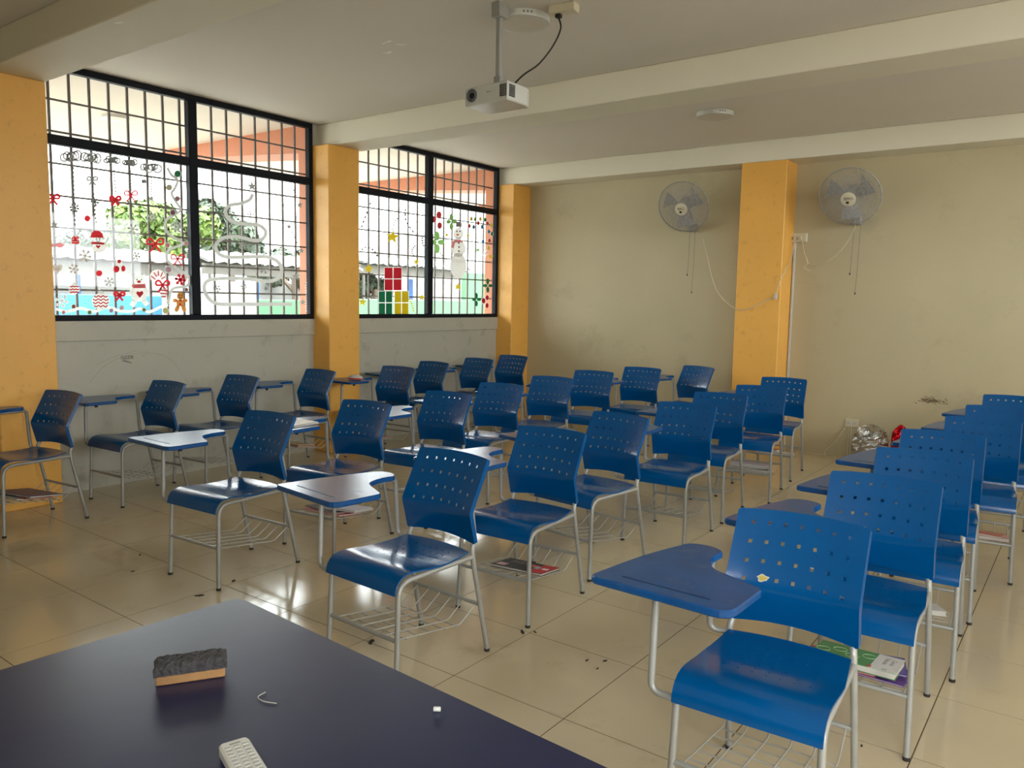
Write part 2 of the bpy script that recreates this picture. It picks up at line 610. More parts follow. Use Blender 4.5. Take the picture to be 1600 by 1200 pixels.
def leaf_mat(name, c1, c2):
    mt = mat(name, c1, 0.6)
    nt = mt.node_tree
    b = nt.nodes['Principled BSDF']
    geo = nt.nodes.new('ShaderNodeNewGeometry')
    mx = nt.nodes.new('ShaderNodeMix')
    mx.data_type = 'RGBA'
    mx.inputs[6].default_value = c1
    mx.inputs[7].default_value = c2
    nt.links.new(geo.outputs['Random Per Island'], mx.inputs[0])
    nt.links.new(mx.outputs[2], b.inputs['Base Color'])
    return mt


M_LEAF1 = leaf_mat('bright_leaves', srgb(84, 104, 30), srgb(52, 74, 20))
M_LEAF2 = leaf_mat('dark_leaves', srgb(44, 58, 32), srgb(26, 38, 24))
M_LEAF3 = leaf_mat('grey_green_leaves', srgb(68, 78, 60), srgb(42, 52, 40))


def ext_box(name, label, cat, mt, X, u0, v0, u1, v1, depth, z0=None, group=None):
    a, b = on_x(u0, v0, X), on_x(u1, v1, X)
    zt = max(a.z, b.z)
    zb = -0.12 if z0 is None else z0
    o = MB().bbox(X - depth, X, a.y, b.y, zb, zt, 0.02).build(name, mt)
    return tag(o, label, cat, group)


ext_box('blue_wall', 'low sky blue wall in the courtyard beyond the nearer window', 'wall', M_EXTB, -13.0, 60, 462, 258, 462, 0.2)
ext_box('grey_white_wall', 'long grey-white boundary wall behind the blue wall', 'wall', M_EXTW, -17.5, 40, 426, 262, 426, 0.2)
ext_box('white_wall', 'bright white wall seen at the middle mullion of the nearer window', 'wall', M_EXTW, -12.0, 262, 441, 386, 441, 0.3)
ext_box('wall_pillar', 'grey pillar at the end of the bright white wall', 'pillar', M_EXTW, -12.3, 388, 440, 400, 440, 0.3)
ext_box('green_wall', 'low dark green wall right of the bright white wall', 'wall', M_EXTG, -13.5, 390, 469, 480, 469, 0.2)
ext_box('boundary_wall', 'pale boundary wall behind the low dark green wall', 'wall', M_EXTW, -19.0, 386, 448, 560, 446, 0.2)
ext_box('long_green_wall', 'low green wall beyond the farther window', 'wall', M_EXTG2, -14.0, 540, 470, 735, 470, 0.2)
ext_box('pale_wall', 'pale wall with white top beyond the farther window', 'wall', M_EXTW, -19.5, 640, 432, 740, 432, 0.2)
ext_box('green_gate_wall', 'tall pale green wall at the right of the farther window', 'wall', M_EXTG2, -15.0, 728, 430, 800, 430, 0.25)
ext_box('far_building', 'distant white building beyond the farther window', 'building', M_EXTW, -34.0, 655, 368, 700, 368, 5.0)
ext_box('blue_post', 'blue post in front of the long pale wall, nearer window', 'post', M_POSTB, -17.0, 121, 428, 126, 428, 0.15)
ext_box('blue_post', 'short blue post behind the low dark green wall', 'post', M_POSTB, -18.0, 400, 440, 406, 440, 0.15)
ext_box('blue_post', 'blue post beyond the farther window beside the painted presents', 'post', M_POSTB, -18.5, 640, 436, 646, 436, 0.15)


def shed(name, label, X, u0, v0, u1, v1, depth, mt=M_ROOF):
    a, b = on_x(u0, v0, X), on_x(u1, v1, X)
    z = max(a.z, b.z)
    s = empty(name, (X, (a.y + b.y) / 2, -0.12))
    tag(s, label, 'shelter')
    L = b.y - a.y
    h = z + 0.12
    mb = MB()
    n = int(L / 0.14)
    vs, fs = [], []
    for k in range(n + 1):
        yy = -L / 2 + L * k / n
        dz = 0.035 * math.sin(k * math.pi / 1.5)
        for (xx, zz) in ((0.25, h + dz), (-depth, h + 0.35 + dz), (-depth, h + 0.30 + dz), (0.25, h - 0.06 + dz)):
            vs.append((xx, yy, zz))
    for k in range(n):
        o, p = 4 * k, 4 * k + 4
        fs += [(o, p, p + 1, o + 1), (o + 1, p + 1, p + 2, o + 2), (o + 2, p + 2, p + 3, o + 3), (o + 3, p + 3, p, o)]
    mb.add(vs, fs).build('roof_sheet', mt, s)
    MB().box(-0.1, 0.05, -L / 2, L / 2, h - 0.42, h - 0.09).build('fascia', M_DARKW, s)
    MB().box(-depth, -depth + 0.1, -L / 2, L / 2, h - 0.2, h + 0.2).build('fascia', M_DARKW, s)
    np_ = max(2, int(L / 3.2) + 1)
    for k in range(np_):
        yy = -L / 2 + 0.2 + (L - 0.4) * k / (np_ - 1)
        MB().tube([(0, yy, 0), (0, yy, h - 0.09)], 0.05).build('post', M_DARKW, s)
    return s


shed('covered_walkway', 'long corrugated roof shelter in the courtyard beyond the nearer window', -15.0, 60, 408, 300, 410, 2.0)
shed('covered_walkway', 'corrugated roof shelter right of the bright tree', -16.0, 318, 410, 560, 420, 1.0)
shed('covered_walkway', 'corrugated roof shelter beyond the farther window', -16.5, 562, 412, 730, 420, 2.0)


def tree(name, label, base, height, crown, leafmat, n, seed, lsize=0.16):
    """crown: list of (dx, dy, z, radius)"""
    rnd = random.Random(seed)
    t = empty(name, base)
    tag(t, label, 'tree', 'courtyard trees')
    tb = MB()
    top = min(c[2] for c in crown)
    tb.tube([(0, 0, 0), (0.05, 0.03, top * 0.5), (0, 0, top + 0.2)], [0.16, 0.12, 0.09], 8)
    for c in crown:
        tb.tube([(0, 0, top * 0.8), (c[0] * 0.5, c[1] * 0.5, (top + c[2]) / 2), (c[0], c[1], c[2])], [0.07, 0.05, 0.02], 6)
    tb.build('trunk', M_TRUNK, t, 60)
    lb = MB()
    tot = sum(c[3] ** 2 for c in crown)
    for c in crown:
        for _ in range(int(n * c[3] ** 2 / tot)):
            d = Vector((rnd.gauss(0, 1), rnd.gauss(0, 1), rnd.gauss(0, 1))).normalized()
            p = Vector((c[0], c[1], c[2])) + d * c[3] * (0.55 + 0.5 * rnd.random() ** 0.6) * (1 + 0.12 * math.sin(9 * d.x + 7 * d.z + c[2]))
            nrm = (d + Vector((rnd.uniform(-1, 1), rnd.uniform(-1, 1), rnd.uniform(-0.4, 1.0))) * 0.8).normalized()
            a = nrm.orthogonal().normalized()
            a.rotate(Matrix.Rotation(rnd.uniform(0, 6.28), 3, nrm))
            b = nrm.cross(a)
            s = lsize * rnd.uniform(0.6, 1.2)
            lb.add([p - a * s, p + b * s * 0.5, p + a * s, p - b * s * 0.5], [(0, 1, 2, 3)])
    lb.build('crown', leafmat, t)
    return t


def crown_at(X, blobs):
    """blobs: (u, v, radius px) seen in the photograph, put at distance X and turned into a crown"""
    pts = []
    for (u, v, r) in blobs:
        p = on_x(u, v, X)
        q = on_x(u, v - r, X)
        pts.append((p, abs(q.z - p.z)))
    c = sum((p for p, _ in pts), Vector()) / len(pts)
    base = Vector((X, c.y, -0.12))
    rnd = random.Random(len(blobs))
    return base, [(rnd.uniform(-0.8, 0.8), p.y - c.y, p.z + 0.12, r) for p, r in pts]


b_, c_ = crown_at(-19.0, [(200, 345, 28), (235, 338, 26), (265, 345, 28), (300, 352, 26), (215, 375, 28), (255, 380, 28), (180, 372, 22), (298, 382, 20), (320, 365, 18)])
tree('leafy_tree', 'bright yellow-green tree behind the painted left pane', b_, 5, c_, M_LEAF1, 7000, 3, 0.17)
b_, c_ = crown_at(-24.0, [(330, 340, 26), (352, 350, 30), (370, 372, 26), (345, 385, 28), (318, 330, 18), (395, 392, 16), (412, 383, 14)])
tree('leafy_tree', 'dark tree right of the bright tree behind the mullion', b_, 5, c_, M_LEAF2, 6000, 5, 0.2)
b_, c_ = crown_at(-26.0, [(390, 410, 20), (430, 408, 20), (465, 412, 18), (410, 425, 16), (450, 425, 16), (485, 415, 16)])
tree('leafy_tree', 'low dark trees behind the shelter in the right pane', b_, 5, c_, M_LEAF3, 4000, 6, 0.22)
b_, c_ = crown_at(-24.0, [(100, 385, 20), (125, 380, 22), (150, 388, 20), (90, 400, 16), (165, 398, 20)])
tree('leafy_tree', 'pale thin-leaved tree at the left of the painted left pane', b_, 5, c_, M_LEAF3, 2600, 8, 0.15)
b_, c_ = crown_at(-17.2, [(570, 445, 18), (590, 440, 16), (605, 450, 14), (580, 460, 12)])
tree('leafy_tree', 'small dark tree beyond the farther window left of the presents', b_, 3, c_, M_LEAF2, 1800, 9, 0.14)
b_, c_ = crown_at(-18.05, [(432, 432, 12), (448, 436, 12), (470, 432, 12), (485, 440, 12)])
tree('leafy_tree', 'small young tree behind the low dark green wall', b_, 3, c_, M_LEAF3, 1500, 10, 0.12)

# side beyond the right wall: open ground
struct(MB().box(-0.15, X1 + 0.15, -30, Y0 - 0.15, -0.35, -0.12).build('ground', M_GROUND), 'open ground in front of the room')
struct(MB().box(X1 + 0.15, 60, -30, 80, -0.35, -0.12).build('ground', M_GROUND), 'open ground on the right-hand side')

for i, (a, b) in enumerate(((2.115, 4.457), (4.820, 7.216))):
    portal('window_portal', (-0.22, (a + b) / 2, (1.232 + ZC) / 2), (0, R(-90), 0), ZC - 1.232, b - a)
portal('front_portal', ((FX0 + FX1) / 2, Y0 - 0.2, (FZ0 + FZ1) / 2), (R(90), 0, 0), FX1 - FX0, FZ1 - FZ0)
for (a, b) in HB:  # sky sampling through the added high openings
    portal('window_portal', (X1 + 0.2, (a + b) / 2, (HZ0 + HZ1) / 2), (0, R(90), 0), HZ1 - HZ0, b - a)
portal('added_door_portal', (X1 + 0.2, (DY0 + DY1) / 2, DZ1 / 2), (0, R(90), 0), DZ1, DY1 - DY0)


# ------------------------------------------------------------------ the tablet-arm chair
def back_y(q, t):
    # two planes meeting in a crease that is crisp at the sides and soft in the middle
    k = 0.60 + 0.07 * q
    a = -0.012 - 0.106 * t / k
    b = -0.118 + 0.034 * (t - k) / (1 - k)
    e = 0.004 + 0.020 * q
    d = a - b
    return 0.5 * (a + b + math.sqrt(d * d + e * e)) - 0.3 * e


def back_mesh():
    W = 0.19
    hx = [(-3 + k) * 0.0465 for k in range(7)]
    us = [-W, -W + 0.006]
    for c in hx:
        us += [c - 0.0055, c + 0.0055]
    us += [W - 0.006, W]
    us.sort()
    full = []
    for a, b in zip(us, us[1:]):
        full.append(a)
        if b - a > 0.02:
            full.append((a + b) / 2)
    us = full + [us[-1]]
    ht = [0.115, 0.275, 0.435, 0.585]
    ts = [0, 0.018]
    for c in ht:
        ts += [c - 0.0165, c + 0.0165]
    ts += [0.06, 0.195, 0.355, 0.48, 0.53, 0.625, 0.65, 0.68, 0.71, 0.75, 0.8, 0.85, 0.92, 0.982, 1.0]
    ts.sort()

    def pos(x, t):
        q = 1 - (x / W) ** 2
        z = 0.80 - 0.335 * t + 0.006 * q * (1 - t) + 0.015 * q * t
        y = back_y(q, t)
        y += q * (0.030 * (1 - t) + 0.022 * t)
        return Vector((x, y, z))
    nu, nt_ = len(us), len(ts)
    P = [[pos(us[i], ts[j]) for i in range(nu)] for j in range(nt_)]
    for (j, i, j2, i2) in ((0, 0, 1, 1), (0, nu - 1, 1, nu - 2), (nt_ - 1, 0, nt_ - 2, 1), (nt_ - 1, nu - 1, nt_ - 2, nu - 2)):
        P[j][i] = P[j][i] * 0.55 + P[j2][i2] * 0.45
    N = [[None] * nu for _ in range(nt_)]
    for j in range(nt_):
        for i in range(nu):
            du = P[j][min(i + 1, nu - 1)] - P[j][max(i - 1, 0)]
            dv = P[min(j + 1, nt_ - 1)][i] - P[max(j - 1, 0)][i]
            n = du.cross(dv).normalized()
            if n.y < 0:
                n = -n
            N[j][i] = n
    holes = set()
    for j in range(nt_ - 1):
        tc = (ts[j] + ts[j + 1]) / 2
        if not any(abs(tc - c) < 0.012 for c in ht):
            continue
        for i in range(nu - 1):
            uc = (us[i] + us[i + 1]) / 2
            if any(abs(uc - c) < 0.004 for c in hx):
                holes.add((j, i))
    mb = MB()
    th = 0.005
    vs = [P[j][i] for j in range(nt_) for i in range(nu)] + [P[j][i] + N[j][i] * th for j in range(nt_) for i in range(nu)]
    B = nt_ * nu
    fs = []
    idx = lambda j, i: j * nu + i
    for j in range(nt_ - 1):
        for i in range(nu - 1):
            if (j, i) in holes:
                q = [idx(j, i), idx(j + 1, i), idx(j + 1, i + 1), idx(j, i + 1)]
                for a, b in zip(q, q[1:] + q[:1]):
                    fs.append((a, b, b + B, a + B))
                continue
            fs.append((idx(j, i), idx(j + 1, i), idx(j + 1, i + 1), idx(j, i + 1)))
            fs.append((B + idx(j, i), B + idx(j, i + 1), B + idx(j + 1, i + 1), B + idx(j + 1, i)))
    mb.add(vs, fs)
    # turned-back rim
    loop = [(0, i) for i in range(nu)] + [(j, nu - 1) for j in range(1, nt_)] + [(nt_ - 1, i) for i in range(nu - 2, -1, -1)] + [(j, 0) for j in range(nt_ - 2, 0, -1)]
    cx = P[nt_ // 2][nu // 2]
    outer = [P[j][i] for j, i in loop]
    deep = [P[j][i] + N[j][i] * 0.017 for j, i in loop]
    inner, inn0 = [], []
    for (j, i) in loop:
        p = P[j][i]
        ins = Vector((-math.copysign(0.004, p.x) if i in (0, nu - 1) else 0, 0, (-0.004 if j == 0 else 0.004 if j == nt_ - 1 else 0)))
        inner.append(p + N[j][i] * 0.017 + ins)
        inn0.append(p + N[j][i] * th + ins)
    n = len(loop)
    fs = []
    for k in range(n):
        k2 = (k + 1) % n
        fs += [(k, k2, n + k2, n + k), (n + k, n + k2, 2 * n + k2, 2 * n + k), (2 * n + k, 2 * n + k2, 3 * n + k2, 3 * n + k)]
    mb.add(outer + deep + inner + inn0, fs)
    return mb.mesh('backrest', M_BLUE, 28)


def seat_mesh():
    # profile along the seat from the rear edge to the rolled front lip: (y, z)
    prof = [(-0.105, 0.441), (-0.13, 0.438), (-0.18, 0.434), (-0.23, 0.432), (-0.28, 0.433), (-0.33, 0.437), (-0.38, 0.443), (-0.42, 0.447),
            (-0.45, 0.446), (-0.475, 0.440), (-0.494, 0.428), (-0.506, 0.412), (-0.512, 0.395), (-0.514, 0.378)]
    hx = [(-3 + k) * 0.036 for k in range(7)]
    hy = [-0.16 - 0.032 * k for k in range(6)]
    us = [-1.0, -0.96]
    for c in hx:
        us += [(c - 0.003) / 0.18, (c + 0.003) / 0.18]
    us += [0.96, 1.0]
    ysamp = [p[0] for p in prof]
    for c in hy:
        ysamp += [c - 0.003, c + 0.003]
    ysamp = sorted(set(round(v, 4) for v in ysamp), reverse=True)
    cl = [ysamp[0]]
    for v in ysamp[1:]:
        if cl[-1] - v > 0.0015:
            cl.append(v)
    ysamp = cl

    def zat(y):
        for (a, za), (b, zb) in zip(prof, prof[1:]):
            if b <= y <= a:
                return za + (zb - za) * (a - y) / (a - b)
        return prof[-1][1]
    rows = []
    for y in ysamp:
        s = (y + 0.105) / (-0.514 + 0.105)
        w = 0.176 + 0.016 * min(1, s * 2.5)
        row = []
        for u in us:
            q = 1 - u * u
            yy = y + (0.030 * q * max(0, 1 - s * 2.5))
            zz = zat(y) - 0.010 * q * math.exp(-((s - 0.35) / 0.3) ** 2)
            row.append(Vector((u * w, yy, zz)))
        rows.append(row)
    nu, nv = len(us), len(rows)
    N = []
    for j in range(nv):
        r = []
        for i in range(nu):
            du = rows[j][min(i + 1, nu - 1)] - rows[j][max(i - 1, 0)]
            dv = rows[min(j + 1, nv - 1)][i] - rows[max(j - 1, 0)][i]
            n = du.cross(dv).normalized()
            if n.z > 0 or (abs(n.z) < 0.3 and n.y < 0):
                n = -n
            r.append(n)
        N.append(r)
    holes = set()
    for j in range(nv - 1):
        yc = (ysamp[j] + ysamp[j + 1]) / 2
        if ysamp[j] - ysamp[j + 1] > 0.007 or not any(abs(yc - c) < 0.0035 for c in hy):
            continue
        for i in range(nu - 1):
            uc = (us[i] + us[i + 1]) / 2 * 0.18
            if any(abs(uc - c) < 0.002 for c in hx):
                holes.add((j, i))
    th = 0.006
    vs = [p for r in rows for p in r] + [rows[j][i] + N[j][i] * th for j in range(nv) for i in range(nu)]
    B = nu * nv
    fs = []
    idx = lambda j, i: j * nu + i
    for j in range(nv - 1):
        for i in range(nu - 1):
            q = [idx(j, i), idx(j + 1, i), idx(j + 1, i + 1), idx(j, i + 1)]
            if (j, i) in holes:
                for a, b in zip(q, q[1:] + q[:1]):
                    fs.append((a, b, b + B, a + B))
                continue
            fs.append(tuple(q))
            fs.append(tuple(B + k for k in reversed(q)))
    loop = [idx(0, i) for i in range(nu)] + [idx(j, nu - 1) for j in range(1, nv)] + [idx(nv - 1, i) for i in range(nu - 2, -1, -1)] + [idx(j, 0) for j in range(nv - 2, 0, -1)]
    for a, b in zip(loop, loop[1:] + loop[:1]):
        fs.append((a, b, b + B, a + B))
    return MB().add(vs, fs).mesh('seat', M_BLUE, 35)


M_GROOVE = mat('dark_blue_groove', srgb(3, 40, 82), 0.5, noise=0.05, nscale=20)


def tablet_poly():
    def rnd_corner(pts, rads):
        out = []
        n = len(pts)
        for i in range(n):
            a, b, c = Vector(pts[i - 1]), Vector(pts[i]), Vector(pts[(i + 1) % n])
            r = rads[i]
            d1, d2 = a - b, c - b
            r = min(r, d1.length * 0.45, d2.length * 0.45)
            p, q = b + d1.normalized() * r, b + d2.normalized() * r
            for k in range(5):
                t = k / 4
                w = p * (1 - t) ** 2 + b * 2 * t * (1 - t) + q * t * t
                out.append((w.x, w.y))
        return out
    pts = [(-0.412, -0.588), (-0.012, -0.622), (0.005, -0.405), (-0.165, -0.325), (-0.192, -0.235), (-0.180, -0.165), (-0.225, -0.132), (-0.297, -0.140), (-0.365, -0.335)]
    return rnd_corner(pts, [0.03, 0.05, 0.02, 0.09, 0.06, 0.02, 0.03, 0.04, 0.1])


def make_chair():
    c = empty('tablet_arm_chair')
    bm = bpy.data.objects.new('backrest', back_mesh())
    sm = bpy.data.objects.new('seat', seat_mesh())
    for o in (bm, sm):
        COL.objects.link(o)
        o.parent = c
    for s in (-1, 1):
        pts = fillet([(s * 0.1935, -0.505, 0.012), (s * 0.185, -0.488, 0.418), (s * 0.181, -0.092, 0.416)], 0.062, 7)
        lg = MB().tube(pts, 0.0102, 10).build('leg', M_STEEL, c, 50)
        MB().lathe([(0.0112, 0), (0.0116, 0.006), (0.0112, 0.011)], (s * 0.1935, -0.505, 0), 12).build('rubber_foot', M_RUBBER, lg, 40)
        pts = smooth_path([(s * 0.190, 0.0, 0.012), (s * 0.186, -0.045, 0.22), (s * 0.180, -0.085, 0.42), (s * 0.174, -0.072, 0.47), (s * 0.172, -0.068, 0.50), (s * 0.172, -0.084, 0.60)], 4)
        lg = MB().tube(pts, 0.0102, 10).build('leg', M_STEEL, c, 50)
        MB().lathe([(0.0112, 0), (0.0116, 0.006), (0.0112, 0.011)], (s * 0.190, 0.0, 0), 12).build('rubber_foot', M_RUBBER, lg, 40)
    MB().tube([(-0.19, -0.497, 0.205), (0.19, -0.497, 0.205)], 0.008, 8).build('crossbar', M_STEEL, c, 50)
    MB().tube([(-0.186, -0.043, 0.208), (0.186, -0.043, 0.208)], 0.008, 8).build('crossbar', M_STEEL, c, 50)
    # wire book rack
    w = MB()
    for k in range(6):
        x = -0.165 + 0.066 * k
        w.tube(fillet([(x, -0.497, 0.200), (x, -0.14, 0.150), (x, -0.048, 0.206)], 0.014, 3), 0.0027, 6)
    for k in range(5):
        y = -0.43 + 0.068 * k
        z = 0.200 - (y + 0.497) / 0.357 * 0.05 - 0.005
        w.tube([(-0.168, y, z), (0.168, y, z)], 0.0026, 6)
    w.build('wire_rack', M_WIRE, c, 50)
    # writing tablet and its bent tube
    t = MB().prism(tablet_poly(), 0.679, 0.700, 0.004).build('writing_tablet', M_BLUETOP, c)
    g = MB()
    g.box(-0.355, -0.105, -0.0022, 0.0022, 0.7000, 0.7009)
    g.xform(Matrix.Translation((0, -0.596, 0)) @ Matrix.Rotation(R(-4.8), 4, 'Z') @ Matrix.Translation((0.02, 0.028, 0)))
    g.build('pencil_groove', M_GROOVE, t)
    arm = fillet([(-0.190, -0.490, 0.378), (-0.262, -0.487, 0.378), (-0.258, -0.482, 0.672), (-0.225, -0.165, 0.672), (-0.232, -0.118, 0.672), (-0.238, -0.098, 0.425), (-0.178, -0.085, 0.425)], 0.05, 6)
    MB().tube(arm, 0.0102, 10).build('tablet_arm', M_STEEL, c, 50)
    MB().lathe([(0.010, 0.655), (0.011, 0.672), (0.011, 0.681)], (-0.09, -0.50, 0), 10).build('screw', M_BLACK, c)
    return c


CHAIRS = {
    'A1': (0.555, 2.01, 7), 'A2': (0.44, 2.79, 4), 'A3': (0.42, 3.42, 4), 'A4': (0.42, 4.20, 0), 'A5': (0.63, 4.94, 4), 'A6': (0.46, 5.62, 0), 'A7': (0.46, 6.34, 0), 'A8': (0.42, 7.02, 2),
    'B1': (2.265, 2.33, 4), 'B2': (2.275, 3.02, 6), 'B3': (2.31, 3.74, 5), 'B4': (2.22, 4.445, 7), 'B5': (2.19, 5.19, 6), 'B6': (2.14, 5.95, 8), 'B7': (2.275, 6.65, 4), 'B8': (2.61, 7.23, -16),
    'C1': (3.733, 2.15, -2), 'C2': (3.70, 2.93, 3), 'C3': (3.70, 3.63, -7), 'C4': (3.775, 4.36, 4), 'C5': (3.71, 5.07, 5), 'C6': (3.75, 5.79, 8), 'C7': (3.66, 6.63, 6),
    'D1': (5.165, 2.09, 3), 'D2': (5.237, 2.865, 2), 'D3': (5.256, 3.55, 4), 'D4': (5.234, 4.225, 4), 'D5': (5.335, 4.96, 4), 'D6': (5.355, 5.68, 5), 'D7': (5.37, 6.50, 3),
}
ORD = ['first', 'second', 'third', 'fourth', 'fifth', 'sixth', 'seventh', 'last']
ROWN = {'A': 'row along the windows', 'B': 'second row from the windows', 'C': 'third row from the windows', 'D': 'row at the right edge'}
EXTRA = {'D1': 'nearest blue tablet-arm chair, with a small yellow sticker on its backrest',
         'B8': 'blue tablet-arm chair turned askew before the rear wall, left of the yellow column',
         'A8': 'blue tablet-arm chair in the far left corner, last in the row along the windows',
         'C1': 'blue tablet-arm chair behind the navy desk, first of the third row from the windows',
         'C7': 'blue tablet-arm chair before the rear yellow column, last in the third row from the windows',
         'A1': 'blue tablet-arm chair by the left edge column, first in the row along the windows'}
proto = make_chair()
chair_obj = {}
first = True
for key, (x, y, a) in CHAIRS.items():
    o = proto if first else copy_tree(proto)
    first = False
    o.location = (x, y, 0)
    o.rotation_euler = (0, 0, R(a))
    k = int(key[1]) - 1
    lab = EXTRA.get(key) or 'blue perforated tablet-arm chair, %s from the front in the %s' % (ORD[k], ROWN[key[0]])
    tag(o, lab, 'chair', 'blue tablet-arm chairs')
    chair_obj[key] = o


def chair_world(key, p):
    x, y, a = CHAIRS[key]
    return Matrix.Translation((x, y, 0)) @ Matrix.Rotation(R(a), 4, 'Z') @ Vector(p)


# sticker on the nearest backrest is a part of that chair
M_STICK = mat('yellow_sticker', srgb(176, 158, 52), 0.5, noise=0.1, nscale=60)
M_STICKW = mat('white_sticker_paper', srgb(180, 178, 160), 0.5)

# ------------------------------------------------------------------ teacher's desk and what lies on it
DA = R(-3.0)
DZ = 0.75
dk = empty('teacher_desk', (4.316, 0.731, 0), DA)
tag(dk, 'navy blue topped teacher desk in the foreground', 'desk')
dw, dd = 1.5, 0.75
def rrect(x0, x1, y0, y1, r, n=4):
    out = []
    for (cx, cy, a0) in ((x1 - r, y1 - r, 0), (x0 + r, y1 - r, 90), (x0 + r, y0 + r, 180), (x1 - r, y0 + r, 270)):
        for k in range(n + 1):
            a = R(a0 + 90 * k / n)
            out.append((cx + r * math.cos(a), cy + r * math.sin(a)))
    return out
MB().prism(rrect(0, dw, -dd, 0, 0.03), DZ - 0.03, DZ, 0.003).build('desk_top', M_DESK, dk)
for (x, y) in ((0.06, -0.06), (dw - 0.06, -0.06), (0.06, -dd + 0.06), (dw - 0.06, -dd + 0.06)):
    MB().bbox(x - 0.02, x + 0.02, y - 0.02, y + 0.02, 0, DZ - 0.03, 0.003).build('leg', M_STEEL, dk)
MB().bbox(0.07, dw - 0.07, -0.075, -0.055, 0.35, DZ - 0.03, 0.002).build('modesty_panel', M_DESK, dk)

er_c = (on_z(243, 1074, DZ) + on_z(352, 1058, DZ)) / 2
er_d = on_z(352, 1058, DZ) - on_z(243, 1074, DZ)
er_a = math.atan2(er_d.y, er_d.x)
er_n = Vector((-math.sin(er_a), math.cos(er_a), 0))
er = empty('board_eraser', er_c + er_n * 0.024, er_a)
tag(er, 'wooden board eraser with worn black felt on the navy desk', 'eraser')
L2 = er_d.length / 2
MB().bbox(-L2, L2, -0.024, 0.024, 0.0005, 0.018, 0.002).build('wooden_block', M_WOOD, er)
fb = MB()
rnd = random.Random(4)
nx, ny = 26, 9
vs = []
for j in range(ny + 1):
    for i in range(nx + 1):
        x = -L2 - 0.003 + (2 * L2 + 0.006) * i / nx
        y = -0.026 + 0.052 * j / ny
        e = min(1, min(i, nx - i, j * 1.4, (ny - j) * 1.4) / 2)
        vs.append((x + rnd.uniform(-1, 1) * 0.0012, y + rnd.uniform(-1, 1) * 0.0012, 0.030 + 0.008 * e + rnd.uniform(-1, 1) * 0.0016))
base = len(vs)
vs += [(v[0] * 0.99, v[1] * 0.97, 0.0175) for v in vs]
fs = []
for j in range(ny):
    for i in range(nx):
        q = (j * (nx + 1) + i, j * (nx + 1) + i + 1, (j + 1) * (nx + 1) + i + 1, (j + 1) * (nx + 1) + i)
        fs.append(q)
ring = list(range(nx + 1)) + [j * (nx + 1) + nx for j in range(1, ny + 1)] + [ny * (nx + 1) + i for i in range(nx - 1, -1, -1)] + [j * (nx + 1) for j in range(ny - 1, 0, -1)]
for a, b in zip(ring, ring[1:] + ring[:1]):
    fs.append((a, b, base + b, base + a))
fb.add(vs, fs).build('felt_pad', M_FELT, er)

# remote control
ra, rb = on_z(345, 1163, DZ + 0.018), on_z(384, 1153, DZ + 0.018)
rc = on_z(411, 1196, DZ + 0.018)
rdir = (rc - rb)
rdir.z = 0
rdir.normalize()
rside = Vector((rdir.y, -rdir.x, 0))
rw_ = 0.044
rm = empty('remote_control', (0, 0, 0))
rm.matrix_world = Matrix(((rside.x, rdir.x, 0, 0), (rside.y, rdir.y, 0, 0), (0, 0, 1, 0), (0, 0, 0, 1)))
mid = (ra + rb) / 2
rm.location = (mid.x, mid.y, DZ + 0.0005)
tag(rm, 'white remote control with small keys lying on the navy desk', 'remote')
MB().prism(rrect(-rw_ / 2, rw_ / 2, -0.004, 0.105, 0.008), 0.0, 0.018, 0.003).build('remote_body', M_WHITEP, rm)
M_KEY = mat('pale_key', srgb(176, 176, 170), 0.5, noise=0.03, nscale=50)
MB().box(-0.008, 0.008, 0.0065, 0.0072, 0.018, 0.0183).build('print_line', M_GREYP, rm)
MB().box(-0.008, 0.008, 0.0085, 0.0092, 0.018, 0.0183).build('print_line', M_GREYP, rm)
for j in range(9):
    for i in range(3):
        k = MB().bbox(-0.0045, 0.0045, -0.0025, 0.0025, 0.018, 0.0192, 0.0005).build('key', M_KEY, rm)
        k.location = (-0.0125 + 0.0125 * i, 0.018 + 0.0095 * j, 0)
        ln = MB().box(-0.004, 0.004, -0.0041, -0.0035, 0.0181, 0.0184).build('key_mark', M_GREYP, k)

p = on_z(683, 1112, DZ)
ch = MB().lathe([(0.0035, -0.006), (0.004, -0.005), (0.004, 0.005), (0.0032, 0.006)], seg=10, axis='X').build('chalk_stub', M_WHITEP, None, 50)
ch.location = (p.x, p.y, DZ + 0.0045)
ch.rotation_euler = (0, 0, 0.6)
tag(ch, 'tiny white chalk stub on the navy desk', 'chalk')
th = MB().tube(smooth_path([on_z(415, 1083, DZ) + Vector((0, 0, 0.002)), on_z(403, 1090, DZ) + Vector((0, 0, 0.0012)), on_z(412, 1097, DZ) + Vector((0, 0, 0.0016)), on_z(432, 1100, DZ) + Vector((0, 0, 0.0012))]), 0.0007, 6).build('thread', M_PAPER)
tag(th, 'short pale thread bent on the navy desk', 'thread')

# ------------------------------------------------------------------ projector, ceiling lamps
PX, PY, PZ = 3.17, 3.13, 2.46
pr = empty('projector', (PX, PY, PZ))
tag(pr, 'white ceiling-mounted projector with round lens', 'projector')
W2 = 0.148
body = MB()
body.prism([(-W2, -0.10), (W2 - 0.005, -0.115), (W2, 0.055), (W2 - 0.02, 0.10), (-W2 + 0.02, 0.10), (-W2, 0.06)], -0.004, 0.092, 0.006)
body.build('projector_body', M_WHITEP, pr)
ln = MB().lathe([(0.032, -0.02), (0.034, 0.012), (0.030, 0.018), (0.026, 0.012), (0.020, 0.004), (0.001, 0.002)], (-0.098, -0.098, 0.048), 24, 'Y').build('lens_ring', M_GREYP, pr, 40)
MB().lathe([(0.019, 0.0), (0.017, 0.008), (0.008, 0.012), (0.001, 0.013)], (-0.098, -0.098, 0.048), 20, 'Y').build('lens_glass', M_BLACK, ln, 50)
